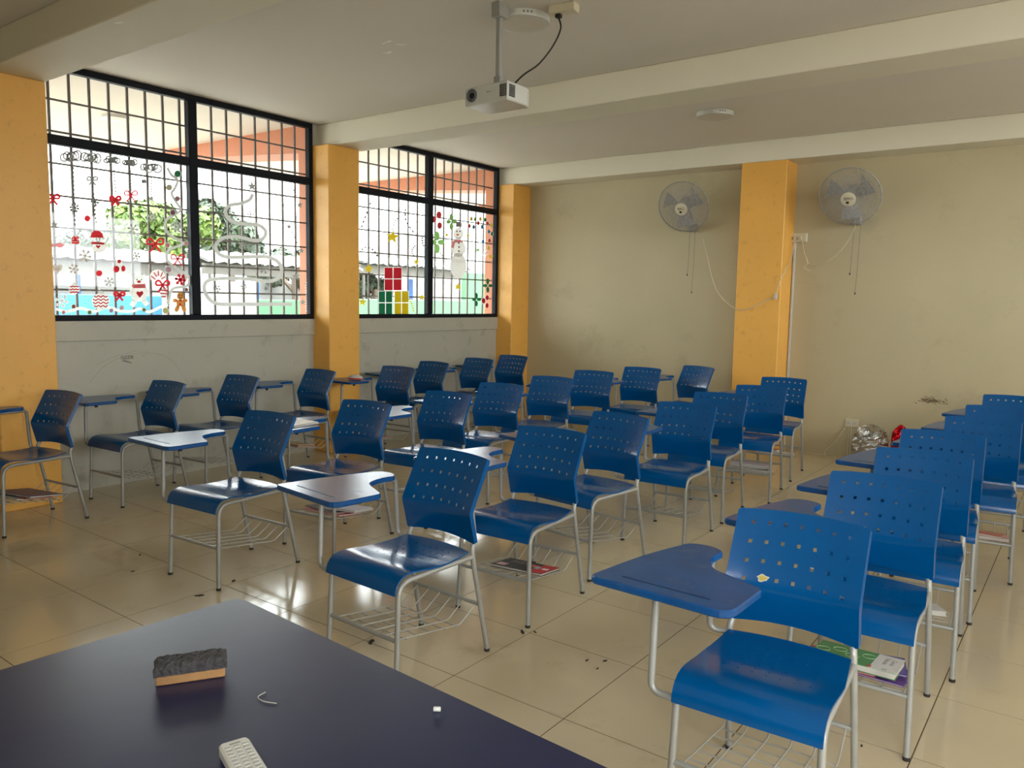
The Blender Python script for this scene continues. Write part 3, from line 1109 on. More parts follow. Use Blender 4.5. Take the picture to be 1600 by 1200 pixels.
for i in range(4):
    for j in range(8):
        MB().box(0.096 + i * 0.0115, 0.104 + i * 0.0115, -0.1165, -0.108, 0.016 + j * 0.0078, 0.021 + j * 0.0078).build('vent_slot', M_BLACK, pr)
for i in range(4):
    for j in range(8):
        MB().box(W2 - 0.006, W2 + 0.0006, -0.098 + i * 0.0125, -0.09 + i * 0.0125, 0.016 + j * 0.0078, 0.021 + j * 0.0078).build('vent_slot', M_BLACK, pr)
text_mesh('logo', 'BenQ', 0.014, M_GREYP, Matrix.Translation((0.02, -0.1105, 0.052)) @ Matrix.Rotation(R(90), 4, 'X'), pr)
for (x, y) in ((-0.09, -0.05), (0.09, -0.05), (0, 0.06)):
    MB().tube([(x, y, 0.088), (x * 0.4, y * 0.4, 0.105)], 0.006, 6).build('bracket_arm', M_GREYP, pr)
MB().tube([(-0.06, -0.02, 0.093), (-0.02, -0.05, 0.096), (0.05, -0.04, 0.094)], 0.005, 6).build('cable_loop', M_BLACK, pr)
MB().bbox(-0.022, 0.022, -0.02, 0.02, 0.10, 0.155, 0.003).build('mount_joint', M_STEEL, pr)
MB().bbox(-0.014, 0.014, -0.016, 0.016, 0.15, ZC - PZ - 0.05, 0.003).build('mount_pole', M_STEEL, pr)
MB().bbox(-0.03, 0.03, -0.04, 0.04, ZC - PZ - 0.075, ZC - PZ, 0.004).build('ceiling_plate', M_STEEL, pr)


def disc_lamp(pos, r, label):
    l = empty('ceiling_lamp', (pos.x, pos.y, ZC))
    tag(l, label, 'lamp', 'round ceiling lamps')
    MB().lathe([(r * 0.88, -0.038), (r * 0.985, -0.036), (r, -0.030), (r, -0.002), (r * 0.97, 0)], seg=40).build('lamp_rim', M_WHITEP, l, 40)
    MB().lathe([(r * 0.001, -0.0405), (r * 0.5, -0.0402), (r * 0.84, -0.039), (r * 0.86, -0.030)], seg=40).build('diffuser', M_DIFF, l, 40)
    for k in range(3):
        a = R(-52 + 8 * k)
        MB().box(-0.004, 0.004, -0.002, 0.001, -0.024, -0.014).xform(Matrix.Translation((r * math.cos(a), r * math.sin(a), 0)) @ Matrix.Rotation(a + R(90), 4, 'Z')).build('vent_slot', M_GREYP, l)
    return l


disc_lamp(on_z(817, 33, ZC - 0.02), 0.15, 'round white ceiling lamp behind the projector pole')
disc_lamp(on_z(1117, 180, ZC - 0.02), 0.15, 'round white ceiling lamp nearer the rear wall')
jb = on_z(881, 14, ZC - 0.02)
j = empty('junction_box', (jb.x, jb.y, ZC), R(8))
tag(j, 'cream junction box on the ceiling beside the lamp', 'socket box')
MB().bbox(-0.075, 0.075, -0.035, 0.035, -0.042, 0, 0.004).build('box_cover', M_CREAM, j)
MB().bbox(-0.045, -0.015, -0.015, 0.015, -0.062, -0.04, 0.003).build('plug', M_BLACK, j)
p0 = Vector((jb.x - 0.03, jb.y, ZC - 0.06))
cb = MB().tube(smooth_path([p0, on_y(876, 45, jb.y - 0.02), on_y(864, 72, jb.y - 0.06), on_y(842, 100, jb.y - 0.12), on_y(818, 117, jb.y - 0.16), Vector((PX + 0.06, PY + 0.03, PZ + 0.098))], 6), 0.0045, 8).build('power_cable', M_BLACK, None, 60)
tag(cb, 'black power cable hanging from the junction box to the projector', 'cable')

M_TAPE = mat('bright_tape', srgb(250, 248, 240), 0.8)
# scraps of tape stuck on ceiling and beam
for i, (u, v, z, pts) in enumerate(((596, 68, ZC, [(0, 0), (0.09, -0.015), (0.09, 0.0), (0, 0.012)]), (619, 69, ZC, [(0, 0), (0.045, 0.035), (0.035, 0.04), (-0.005, 0.01)]),
                                    (596, 82, ZC, [(0, 0), (0.03, 0.02), (0.07, 0.01), (0.07, 0.03), (0.02, 0.04)]), (176, 35, ZB, [(0, 0), (0.05, 0.015), (0.04, 0.035), (0.0, 0.02)]))):
    q = on_z(u, v, z)
    s = MB().prism([(a + q.x, b + q.y) for a, b in pts], z - 0.0012, z - 0.0002).build('tape_scrap', M_TAPE)
    tag(s, ['torn tape scrap on the ceiling, longest of the group', 'short slanting tape scrap on the ceiling', 'crooked tape scrap on the ceiling below the others', 'torn paper scrap on the beam at top left'][i], 'tape', 'tape scraps')


# ------------------------------------------------------------------ wall fans
def fan(u, v, r, turn, label):
    p = on_y(u, v, 7.28)
    f = empty('wall_fan', (p.x, p.y, p.z), R(turn))
    f.rotation_euler = (R(26), 0, R(turn))
    tag(f, label, 'fan', 'wall fans')
    rim = MB()
    ring = [(r * math.cos(2 * math.pi * k / 40), 0, r * math.sin(2 * math.pi * k / 40)) for k in range(41)]
    rim.tube(ring, 0.006, 6)
    rim.build('guard_rim', M_SMOKE, f, 60)
    g = MB()
    for k in range(110):
        a = 2 * math.pi * k / 110
        ca, sa = math.cos(a), math.sin(a)
        g.tube([(0.06 * ca, -0.075, 0.06 * sa), (0.6 * r * ca, -0.07, 0.6 * r * sa), (0.9 * r * ca, -0.045, 0.9 * r * sa), (r * ca, 0, r * sa)], 0.0012, 4, False)
    for q in (0.5, 0.75):
        g.tube([(q * r * math.cos(2 * math.pi * k / 32), -0.068 + (0.012 if q > 0.7 else 0), q * r * math.sin(2 * math.pi * k / 32)) for k in range(33)], 0.0014, 4, False)
    g.build('front_guard', M_SMOKE, f)
    g = MB()
    for k in range(90):
        a = 2 * math.pi * k / 90
        ca, sa = math.cos(a), math.sin(a)
        g.tube([(0.05 * ca, 0.10, 0.05 * sa), (0.8 * r * ca, 0.085, 0.8 * r * sa), (r * ca, 0, r * sa)], 0.0012, 4, False)
    g.build('rear_guard', M_SMOKE, f)
    hub = MB().lathe([(0.062, 0.06), (0.064, 0.078), (0.05, 0.086), (0.002, 0.088)], seg=28, axis='Y').build('hub_badge', M_CREAM, f, 40)
    text_mesh('badge_print', 'GMO' if u > 1200 else 'BAC', 0.034, M_BLACK, Matrix.Translation((0, -0.0885, 0.008)) @ Matrix.Rotation(R(90), 4, 'X'), hub)
    MB().box(-0.018, 0.006, -0.0886, -0.0882, -0.036, -0.016).build('badge_square', M_BLACK, hub)
    for k in range(3):
        b = MB()
        vs = []
        for i in range(7):
            t = i / 6
            rr = 0.05 + (r - 0.085) * t
            w = 0.22 + 0.5 * t - 0.25 * t * t
            for s in (-1, 1):
                a = R(120 * k + 20) + s * w + 0.3 * t
                vs.append((rr * math.cos(a), s * 0.022 - 0.01, rr * math.sin(a)))
        fs = [(2 * i, 2 * i + 1, 2 * i + 3, 2 * i + 2) for i in range(6)]
        n0 = len(vs)
        vs += [(v_[0], v_[1] + 0.003, v_[2]) for v_ in vs]
        fs += [tuple(n0 + q for q in reversed(q_)) for q_ in fs]
        fs += [(0, 1, n0 + 1, n0), (12, n0 + 12, n0 + 13, 13)]
        b.add(vs, fs).build('blade', M_SMOKE, f, 60)
    MB().lathe([(0.055, -0.17), (0.065, -0.12), (0.065, -0.02), (0.04, 0.02)], seg=20, axis='Y').build('motor_housing', M_SMOKE, f, 40)
    Ti = Matrix.Rotation(R(-26), 4, 'X')
    MB().tube([(0, 0.12, -0.02), Ti @ Vector((0.03, 0.17, -0.12)), Ti @ Vector((0.03, 0.20, -0.17))], 0.02, 8).build('neck', M_SMOKE, f, 60)
    MB().bbox(-0.01, 0.075, 0.16, 0.272, -0.235, -0.15, 0.01).xform(Ti).build('wall_bracket', M_SMOKE, f)
    for (x, l) in ((0.02, 0.68), (0.075, 0.86)):
        c = MB().tube([(x, 0.18, -0.22), (x - 0.005, 0.18, -0.24 - l * 0.5), (x - 0.012, 0.18, -l)], 0.0016, 5).xform(Ti).build('pull_cord', M_GREYP, f)
        MB().lathe([(0.003, -0.012), (0.007, -0.004), (0.004, 0.008)], (x - 0.012, 0.18, -l), 10).xform(Ti).build('cord_knob', M_BLACK, c)
    return f


fan(1068, 323, 0.262, 6, 'smaller-looking wall fan left of the rear yellow column')
fan(1328, 307, 0.262, 4, 'wall fan right of the rear yellow column')

# sockets and wiring on the rear wall
sb = on_y(1249, 372, YB - 0.02)
s = empty('socket_box', (sb.x, YB, sb.z))
tag(s, 'cream surface socket high beside the rear yellow column', 'socket')
MB().bbox(-0.065, 0.075, -0.045, 0, -0.04, 0.045, 0.004).build('box_cover', M_CREAM, s)
for dx in (-0.03, 0.02):
    MB().bbox(dx - 0.014, dx + 0.014, -0.075, -0.044, -0.02, 0.012, 0.003).build('plug', M_CREAM, s)
lo = on_y(1331, 661, YB - 0.01)
s = empty('wall_outlet', (lo.x, YB, lo.z))
tag(s, 'cream double outlet low on the rear wall', 'outlet')
MB().bbox(-0.06, 0.06, -0.016, 0, -0.038, 0.038, 0.003).build('cover_plate', M_CREAM, s)
for dx in (-0.025, 0.025):
    fz = MB().bbox(dx - 0.016, dx + 0.016, -0.019, -0.015, -0.014, 0.014, 0.002).build('receptacle', M_WHITEP, s)
    for q in (-0.005, 0.005):
        MB().box(dx + q - 0.001, dx + q + 0.001, -0.0196, -0.0188, -0.003, 0.006).build('slot', M_BLACK, fz)
for dx in (-0.022, -0.004):
    t = MB().tube([(lo.x + dx, YB - 0.008, lo.z - 0.038), (lo.x + dx, YB - 0.008, 0.0)], 0.006, 6).build('conduit', M_CREAM, None, 60)
    tag(t, 'thin vertical conduit below the low outlet, %s of the pair' % ('left' if dx < -0.01 else 'right'), 'conduit')
xcd = 3.384 + 0.018
t = MB().bbox(xcd - 0.01, xcd + 0.01, YB - 0.018, YB, 0.0, sb.z - 0.04, 0.002).build('cable_duct', M_WHITEP)
tag(t, 'narrow white cable duct running down beside the rear yellow column', 'cable duct')


def wire(pts, r, label, mt=M_CREAM):
    t = MB().tube(smooth_path(pts, 6), r, 6).build('wire', mt, None, 60)
    return tag(t, label, 'wire', 'loose wires on the rear wall')


wire([on_y(1098, 372, 7.42), on_y(1105, 400, 7.30), on_y(1118, 450, 7.23), on_y(1142, 478, 7.225), on_y(1165, 484, 7.225), on_y(1190, 473, 7.225), on_y(1212, 463, 7.225)], 0.004, 'white wire sagging from the left fan across the yellow column')
wire([on_y(1212, 463, 7.225), on_y(1217, 445, 7.225), on_y(1226, 425, 7.225), on_y(1236, 405, 7.40), on_y(1241, 378, 7.49)], 0.004, 'white wire rising from the column to the high socket')
wire([on_y(1253, 376, 7.49), on_y(1258, 400, 7.48), on_y(1264, 412, 7.48), on_y(1285, 412, 7.47), on_y(1310, 395, 7.46), on_y(1332, 365, 7.45), on_y(1337, 345, 7.43)], 0.004, 'white wire looping from the high socket to the right fan')
wire([on_y(1256, 395, 7.47), on_y(1262, 410, 7.47), on_y(1256, 418, 7.47), on_y(1266, 424, 7.47)], 0.004, 'knotted end of wire hanging below the high socket')
wire([on_y(1320, 668, YB - 0.01), on_y(1305, 690, YB - 0.01), on_y(1288, 706, YB - 0.01), Vector((3.80, YB - 0.03, 0.006)), Vector((3.6, YB - 0.05, 0.006)), Vector((3.45, YB - 0.03, 0.006))], 0.005, 'white wire running from the low outlet along the floor edge', M_CREAM)
pl = on_y(1212, 463, 7.22)
t = MB().bbox(-0.012, 0.012, -0.012, 0.012, -0.03, 0.03, 0.003).build('plug_adapter', M_WHITEP)
t.location = pl
tag(t, 'small white plug hanging in front of the rear yellow column', 'plug')

# ------------------------------------------------------------------ foil bags by the rear wall
def foil(name, loc, sx, sy, sz, seed, mt, label):
    rnd = random.Random(seed)
    mb = MB()
    nu, nv = 26, 18
    vs = []
    for j in range(nv + 1):
        t = j / nv
        for i in range(nu):
            a = 2 * math.pi * i / nu
            pr_ = (0.82 + 0.25 * math.sin(math.pi * min(1, t * 1.05)) ** 0.6) * (1 if t < 0.85 else max(0.12, 1 - (t - 0.85) * 5.5))
            jit = 1 + rnd.uniform(-0.15, 0.15)
            vs.append((sx * pr_ * math.cos(a) * jit, sy * pr_ * math.sin(a) * jit, sz * t + (rnd.uniform(-0.012, 0.012) if 0 < j < nv else 0)))
    fs = []
    for j in range(nv):
        for i in range(nu):
            i2 = (i + 1) % nu
            fs.append((j * nu + i, j * nu + i2, (j + 1) * nu + i2))
            fs.append((j * nu + i, (j + 1) * nu + i2, (j + 1) * nu + i))
    fs += [tuple(range(nu - 1, -1, -1)), tuple(nv * nu + k for k in range(nu))]
    o = mb.add(vs, fs).build(name, mt)
    o.location = loc
    return tag(o, label, 'foil bag')


M_FOIL = mat('crinkled_silver_foil', srgb(190, 190, 188), 0.2, metal=1.0, noise=0.1, nscale=30, bump=1.0, bscale=45)
M_FOILR = mat('crinkled_red_foil', srgb(180, 16, 30), 0.25, metal=0.9, noise=0.15, nscale=30, bump=0.6, bscale=35)
foil('foil_bag', (4.245, 7.33, 0.0), 0.132, 0.09, 0.375, 1, M_FOIL, 'crumpled silver foil bag on the floor at the rear wall')
foil('foil_bag', (4.495, 7.30, 0.0), 0.066, 0.06, 0.40, 2, M_FOILR, 'crumpled red foil bag beside the silver one')

# ------------------------------------------------------------------ books and papers on the racks
bookmats = {}


def bmat(c, rough=0.5):
    if c not in bookmats:
        bookmats[c] = mat('cover_%d_%d_%d' % c, srgb(*c), rough, noise=0.05, nscale=15)
    return bookmats[c]


def book(key, lx, ly, lz, w, d, h, rot, cover, label, name='notebook', group='books on the chair racks', tilt=0.0, spiral=False):
    """a book on the rack of one chair; local position of its centre on that chair"""
    P_ = chair_world(key, (lx, ly, lz))
    b = empty(name, P_)
    b.rotation_euler = (R(tilt), 0, R(rot + CHAIRS[key][2]))
    tag(b, label, 'book', group)
    MB().bbox(-w / 2 + 0.003, w / 2 - 0.003, -d / 2 + 0.003, d / 2 - 0.003, 0.0015, h - 0.0015, 0.001).build('pages', M_PAPER, b)
    MB().bbox(-w / 2, w / 2, -d / 2, d / 2, h - 0.0015, h, 0.0004).build('cover', bmat(cover), b)
    MB().bbox(-w / 2, w / 2, -d / 2, d / 2, 0.0, 0.0015, 0.0004).build('cover', bmat(cover), b)
    if spiral:
        sp = MB()
        n = 22
        for k in range(n):
            x = -w / 2 + w * (k + 0.5) / n
            sp.tube([(x, d / 2 + 0.004 * math.cos(q * 1.05), h / 2 + (h / 2 + 0.003) * math.sin(q * 1.05)) for q in range(7)], 0.0009, 4, False)
        sp.build('spiral_binding', M_BLACK, b)
    return b


TILT = -8.0
ZR = 0.182    # rack height at y = -0.33


def rackz(y):
    return 0.2038 - (y + 0.497) / 0.357 * 0.05


def put(key, lx, ly, w, d, h, rot, cover, label, up_=0.0, **kw):
    return book(key, lx, ly, rackz(ly) + up_, w, d, h, rot, cover, label, tilt=TILT, **kw)


# C2: black and red spiral notebook
b = put('C2', 0.03, -0.28, 0.27, 0.19, 0.011, 4, (38, 36, 38), 'black and red spiral notebook on the rack of the chair behind the front middle one', spiral=True)
MB().box(0.06, 0.134, -0.094, 0.094, 0.0110, 0.0114).build('red_band', bmat((196, 40, 46)), b)
MB().box(-0.12, -0.075, -0.07, -0.02, 0.0110, 0.0114).build('pink_badge', bmat((226, 178, 178)), b)
MB().box(0.02, 0.055, 0.01, 0.05, 0.0110, 0.0114).build('orange_patch', bmat((214, 96, 62)), b)
MB().box(0.05, 0.075, -0.02, 0.03, 0.0112, 0.0117).build('grey_patch', bmat((150, 170, 180)), b)
MB().box(0.09, 0.12, -0.01, 0.02, 0.0113, 0.0118).build('white_patch', bmat((232, 226, 222)), b)
text_mesh('title', 'NORMA\nCLASSIC', 0.026, M_PAPER, Matrix.Translation((-0.045, 0.045, 0.0116)), b)
# D2: green book with white panel, plus thin purple books under it
put('D2', 0.015, -0.30, 0.30, 0.21, 0.006, -3, (112, 78, 150), 'thin purple booklet lowest in the pile behind the nearest chair')
put('D2', -0.05, -0.315, 0.24, 0.19, 0.007, 2, (206, 70, 88), 'thin pink booklet in the pile behind the nearest chair', up_=0.007)
put('D2', 0.02, -0.26, 0.25, 0.22, 0.006, 10, (92, 78, 148), 'violet booklet with white squares in the pile behind the nearest chair', up_=0.015)
b = put('D2', 0.0, -0.33, 0.275, 0.20, 0.022, -1, (92, 150, 92), 'green textbook with a white panel on top of the pile behind the nearest chair', up_=0.022, name='textbook')
MB().box(0.055, 0.1374, -0.0998, 0.0998, 0.022, 0.0224).build('white_panel', bmat((226, 222, 214)), b)
MB().box(0.047, 0.06, -0.095, -0.07, 0.0224, 0.0227).build('red_mark', bmat((206, 90, 84)), b)
for i in range(4):
    rg = MB()
    rg.tube([(-0.11 + i * 0.048 + 0.022 * math.cos(q * 0.2618), 0.01 + (0.02 if i % 2 else -0.02) + 0.026 * math.sin(q * 0.2618), 0.0224) for q in range(25)], 0.0008, 4, False)
    rg.build('ring_print', bmat((190, 220, 160)), b)
text_mesh('title', 'Ciencias\nNaturales', 0.022, M_GREYP, Matrix.Translation((0.100, 0.02, 0.0226)) @ Matrix.Rotation(R(-90), 4, 'Z'), b)
text_mesh('grade', '10', 0.024, M_BLACK, Matrix.Translation((0.098, -0.078, 0.0226)) @ Matrix.Rotation(R(-90), 4, 'Z'), b)
# A1 purple folder
put('A1', -0.02, -0.30, 0.30, 0.20, 0.008, 2, (220, 214, 204), 'white notebook lowest on the rack of the chair by the left edge column')
put('A1', 0.06, -0.27, 0.20, 0.16, 0.006, -5, (222, 120, 92), 'salmon booklet on the rack of the chair by the left edge column', up_=0.009)
put('A1', 0.02, -0.26, 0.33, 0.22, 0.010, 6, (110, 92, 112), 'dusky purple folder on top of the rack by the left edge column', up_=0.018)
# A4, A5
put('A4', 0.02, -0.29, 0.27, 0.19, 0.010, 0, (200, 120, 70), 'orange notebook on the rack of the chair under the middle column')
put('A4', 0.01, -0.29, 0.25, 0.18, 0.008, 6, (226, 196, 150), 'cream notebook on the orange one under the middle column', up_=0.011)
put('A5', -0.02, -0.29, 0.24, 0.18, 0.012, 3, (190, 92, 70), 'rust red notebook on the rack of the chair just past the middle column')
# B2
put('B2', 0.0, -0.31, 0.28, 0.20, 0.010, 2, (196, 92, 92), 'faded red notebook lowest in the pile of the second row')
put('B2', -0.02, -0.29, 0.26, 0.20, 0.008, -8, (60, 52, 52), 'dark notebook in the middle of the pile of the second row', up_=0.011)
put('B2', 0.05, -0.25, 0.25, 0.20, 0.014, 8, (206, 202, 212), 'clear plastic covered notebook on top of the pile of the second row', up_=0.020)
put('B3', 0.0, -0.30, 0.24, 0.18, 0.006, 12, (224, 222, 212), 'loose white papers on the rack, third chair of the second row', name='paper_sheaf')
# C5/C6/C7 piles
put('C6', 0.0, -0.29, 0.30, 0.21, 0.012, 0, (60, 58, 60), 'black spiral notebook lowest in the pile before the rear column', spiral=True)
put('C6', 0.01, -0.29, 0.29, 0.20, 0.012, -4, (222, 220, 216), 'white notebook above the black one in the pile before the rear column', up_=0.013)
put('C6', -0.01, -0.28, 0.27, 0.20, 0.012, 5, (88, 84, 88), 'charcoal notebook in the middle of the pile before the rear column', up_=0.026)
put('C6', 0.015, -0.29, 0.29, 0.20, 0.010, 2, (226, 224, 222), 'white covered notebook high in the pile before the rear column', up_=0.039)
put('C6', 0.01, -0.28, 0.28, 0.20, 0.014, -3, (168, 156, 172), 'greyish lilac notebook on top of the pile before the rear column', up_=0.050)
put('C7', 0.02, -0.29, 0.28, 0.20, 0.020, 2, (220, 214, 204), 'thick white book on the rack of the last chair in the third row')
put('C7', -0.05, -0.28, 0.20, 0.18, 0.020, -3, (190, 70, 56), 'red book on the rack of the last chair in the third row', up_=0.021)
# D5, D6: pink things at the right edge
put('D5', 0.05, -0.28, 0.24, 0.19, 0.018, 4, (206, 160, 160), 'pink notebook on the rack at the right edge of the view')
put('D5', 0.04, -0.28, 0.22, 0.18, 0.010, -5, (196, 120, 96), 'brick-pink notebook on the pink one at the right edge', up_=0.019)
put('D3', 0.08, -0.25, 0.10, 0.14, 0.02, 20, (210, 206, 200), 'small white bundle on the rack of the third chair in the right row', name='paper_sheaf')


def on_tablet(key, lx, ly, w, d, h, rot, cover, label, up_=0.0, **kw):
    return book(key, lx, ly, 0.7005 + up_, w, d, h, rot, cover, label, group='books on the writing tablets', **kw)


on_tablet('B2', -0.20, -0.45, 0.27, 0.20, 0.006, 3, (226, 224, 216), 'open white notebook lying on the tablet of the second chair, second row')
on_tablet('B2', -0.20, -0.44, 0.25, 0.19, 0.006, -6, (232, 230, 222), 'white sheets on the open notebook, second row', up_=0.007, name='paper_sheaf')

# small white and red cap-like thing on the tablet of A5
q = chair_world('A5', (-0.12, -0.45, 0.7005))
cp = empty('pencil_case', q, R(20))
tag(cp, 'small white and red pencil case on the fifth tablet of the window row', 'pencil case')
MB().lathe([(0.02, 0), (0.035, 0.01), (0.034, 0.03), (0.02, 0.045), (0.002, 0.05)], seg=16).xform(Matrix.Scale(2.0, 4, (1, 0, 0))).build('case_body', M_WHITEP, cp, 60)
MB().lathe([(0.036, 0.008), (0.0365, 0.016), (0.036, 0.02)], seg=16).xform(Matrix.Scale(2.0, 4, (1, 0, 0))).build('red_stripe', bmat((196, 60, 50)), cp, 60)

# sticker on D1
bx, by, ba = CHAIRS['D1']
d1 = chair_obj['D1']
st = MB()
def back_pt(x, t):
    W = 0.19
    qq = 1 - (x / W) ** 2
    z = 0.80 - 0.335 * t + 0.006 * qq * (1 - t) + 0.015 * qq * t
    y = back_y(qq, t)
    return Vector((x, y + qq * (0.030 * (1 - t) + 0.022 * t), z))
cen = back_pt(-0.085, 0.575)
e1 = (back_pt(-0.075, 0.575) - back_pt(-0.095, 0.575)).normalized()
e2 = (back_pt(-0.085, 0.55) - back_pt(-0.085, 0.60)).normalized()
nn = e1.cross(e2).normalized()
if nn.y > 0:
    nn = -nn
def blob(rx, ry, n, wob, off):
    return [cen + e1 * (rx * math.cos(2 * math.pi * k / n) * (1 + wob * math.sin(5 * 2 * math.pi * k / n))) + e2 * (ry * math.sin(2 * math.pi * k / n) * (1 + wob * math.cos(3 * 2 * math.pi * k / n))) + nn * off for k in range(n)]
so = MB().add(blob(0.016, 0.011, 18, 0.25, 0.0008), [tuple(range(18))]).build('sticker', M_STICKW, d1)
MB().add(blob(0.012, 0.007, 18, 0.3, 0.0013), [tuple(range(18))]).build('sticker_print', M_STICK, so)

# ------------------------------------------------------------------ wall graffiti and stains
M_INK = mat('faded_marker_ink', srgb(62, 60, 56), 0.8)
g = empty('wall_scribble', (0.0012, 2.70, 0.945))
tag(g, 'small handwritten marker scribble on the grey wall under the nearer window', 'graffiti')
Mw = Matrix(((0, 0, 1, 0), (1, 0, 0, 0), (0, 1, 0, 0), (0, 0, 0, 1)))
text_mesh('letters', 'OZZIB', 0.034, M_INK, Mw @ Matrix.Translation((0.005, 0.01, 0)), g)
text_mesh('letters', '(hikary', 0.026, M_INK, Mw @ Matrix.Translation((0.005, -0.02, 0)) @ Matrix.Rotation(R(-16), 4, 'Z'), g)

M_SMUDGE = mat('dark_scuff', srgb(112, 94, 70), 0.9, noise=0.2, nscale=40)
M_SMUDGE2 = mat('faint_pencil', srgb(172, 168, 154), 0.9)
sm_c = on_y(1452, 626, YB)
g = empty('wall_stain', (sm_c.x, YB, sm_c.z))
tag(g, 'dark splashed stain on the rear wall above the right-hand chairs', 'stain')
rnd = random.Random(12)
mb = MB()
for k in range(110):
    a, rr = rnd.uniform(0, 6.28), abs(rnd.gauss(0, 0.04))
    x, z = rr * 1.7 * math.cos(a) + 0.02, rr * 0.45 * math.sin(a)
    l, w_ = rnd.uniform(0.006, 0.022), rnd.uniform(0.0015, 0.004)
    an = rnd.gauss(-0.3, 0.4)
    ca, sa = math.cos(an), math.sin(an)
    mb.add([(x + l * ca * i - w_ * sa * j_, -0.0009 - 0.00001 * k, z + l * sa * i + w_ * ca * j_) for i, j_ in ((-1, 0), (0, -1), (1, 0), (0, 1))], [(0, 1, 2, 3)])
mb.build('splashes', M_SMUDGE, g)
g['kind'] = 'stuff'

# pencil arcs on the grey wall
for i, pts in enumerate(([(140, 598), (160, 575), (190, 558), (230, 551), (265, 560), (285, 585)], [(150, 570), (180, 557), (215, 548)], [(640, 600), (660, 590), (700, 570), (745, 545)])):
    t = MB().tube(smooth_path([on_x(u, v, 0.001) for u, v in pts], 5), 0.0012, 4).build('pencil_line', M_SMUDGE2)
    tag(t, ['long faint pencil arc on the grey wall under the nearer window', 'short faint pencil arc on the grey wall under the nearer window', 'faint scribbled line on the grey wall under the farther window'][i], 'scribble')

# dirt crumbs on the floor
M_DIRT = mat('dark_debris', srgb(44, 36, 30), 0.9)
for i, (u, v, s_) in enumerate(((816, 988, 0.022), (836, 988, 0.012), (945, 1033, 0.012), (917, 1032, 0.012), (580, 1003, 0.028), (312, 931, 0.022), (219, 867, 0.012), (1346, 1166, 0.01), (208, 893, 0.012), (934, 1045, 0.008), (365, 908, 0.02))):
    q = on_z(u, v, 0)
    rnd = random.Random(i)
    n = 9
    poly = [(s_ * rnd.uniform(0.4, 1.2) * math.cos(2 * math.pi * k / n), s_ * 0.45 * rnd.uniform(0.3, 1.2) * math.sin(2 * math.pi * k / n)) for k in range(n)]
    o = MB().prism(poly, 0.0002, 0.003).build('floor_crumb', M_DIRT)
    o.location = (q.x, q.y, 0)
    o.rotation_euler = (0, 0, rnd.uniform(0, 3))
    tag(o, ['dark scuffed crumb under the front leg of the chair holding the black and red notebook', 'dark speck on the tile joint beside that crumb', 'dark speck on the open floor left of the nearest chair', 'fainter speck left of the open-floor speck',
            'curled dark scrap on the floor beside the navy desk edge', 'curled dark scrap on the floor by the far corner of the navy desk', 'small speck on the floor left of the second-row front chair', 'small speck on the floor under the nearest chair',
            'speck on the floor nearest the left edge column side', 'tiny speck in front of the open-floor speck', 'thin dark scrap at the foot of the second-row front chair'][i], 'dirt', 'dirt crumbs on the floor')

# ------------------------------------------------------------------ festive paintings on the window glass
PAINT = {}


def pm(c):
    if c not in PAINT:
        mt = mat('window_paint_%d_%d_%d' % c, srgb(*c), 0.7, noise=0.12, nscale=60)
        nt = mt.node_tree
        pb = nt.nodes['Principled BSDF']
        tl = nt.nodes.new('ShaderNodeBsdfTranslucent')
        tl.inputs[0].default_value = srgb(*c)
        mx = nt.nodes.new('ShaderNodeMixShader')
        mx.inputs[0].default_value = 0.22
        nt.links.new(pb.outputs[0], mx.inputs[1])
        nt.links.new(tl.outputs[0], mx.inputs[2])
        nt.links.new(mx.outputs[0], nt.nodes['Material Output'].inputs[0])
        PAINT[c] = mt
    return PAINT[c]


WHT, GRY, RED, PNK, GRN, LGN, YEL, GLD, BRN, BLK, BLU, ORG, DGY = (235, 235, 230), (150, 150, 146), (204, 38, 48), (222, 140, 145), (20, 122, 74), (120, 165, 90), (226, 206, 30), (200, 176, 30), (186, 124, 60), (40, 36, 36), (50, 130, 180), (220, 120, 50), (96, 96, 94)
V_L = (70, 220, 4.2875)      # pixel origins and scales of the three painted panes
V_R = (300, 260, 5.0)
V_2 = (540, 210, 3.75)


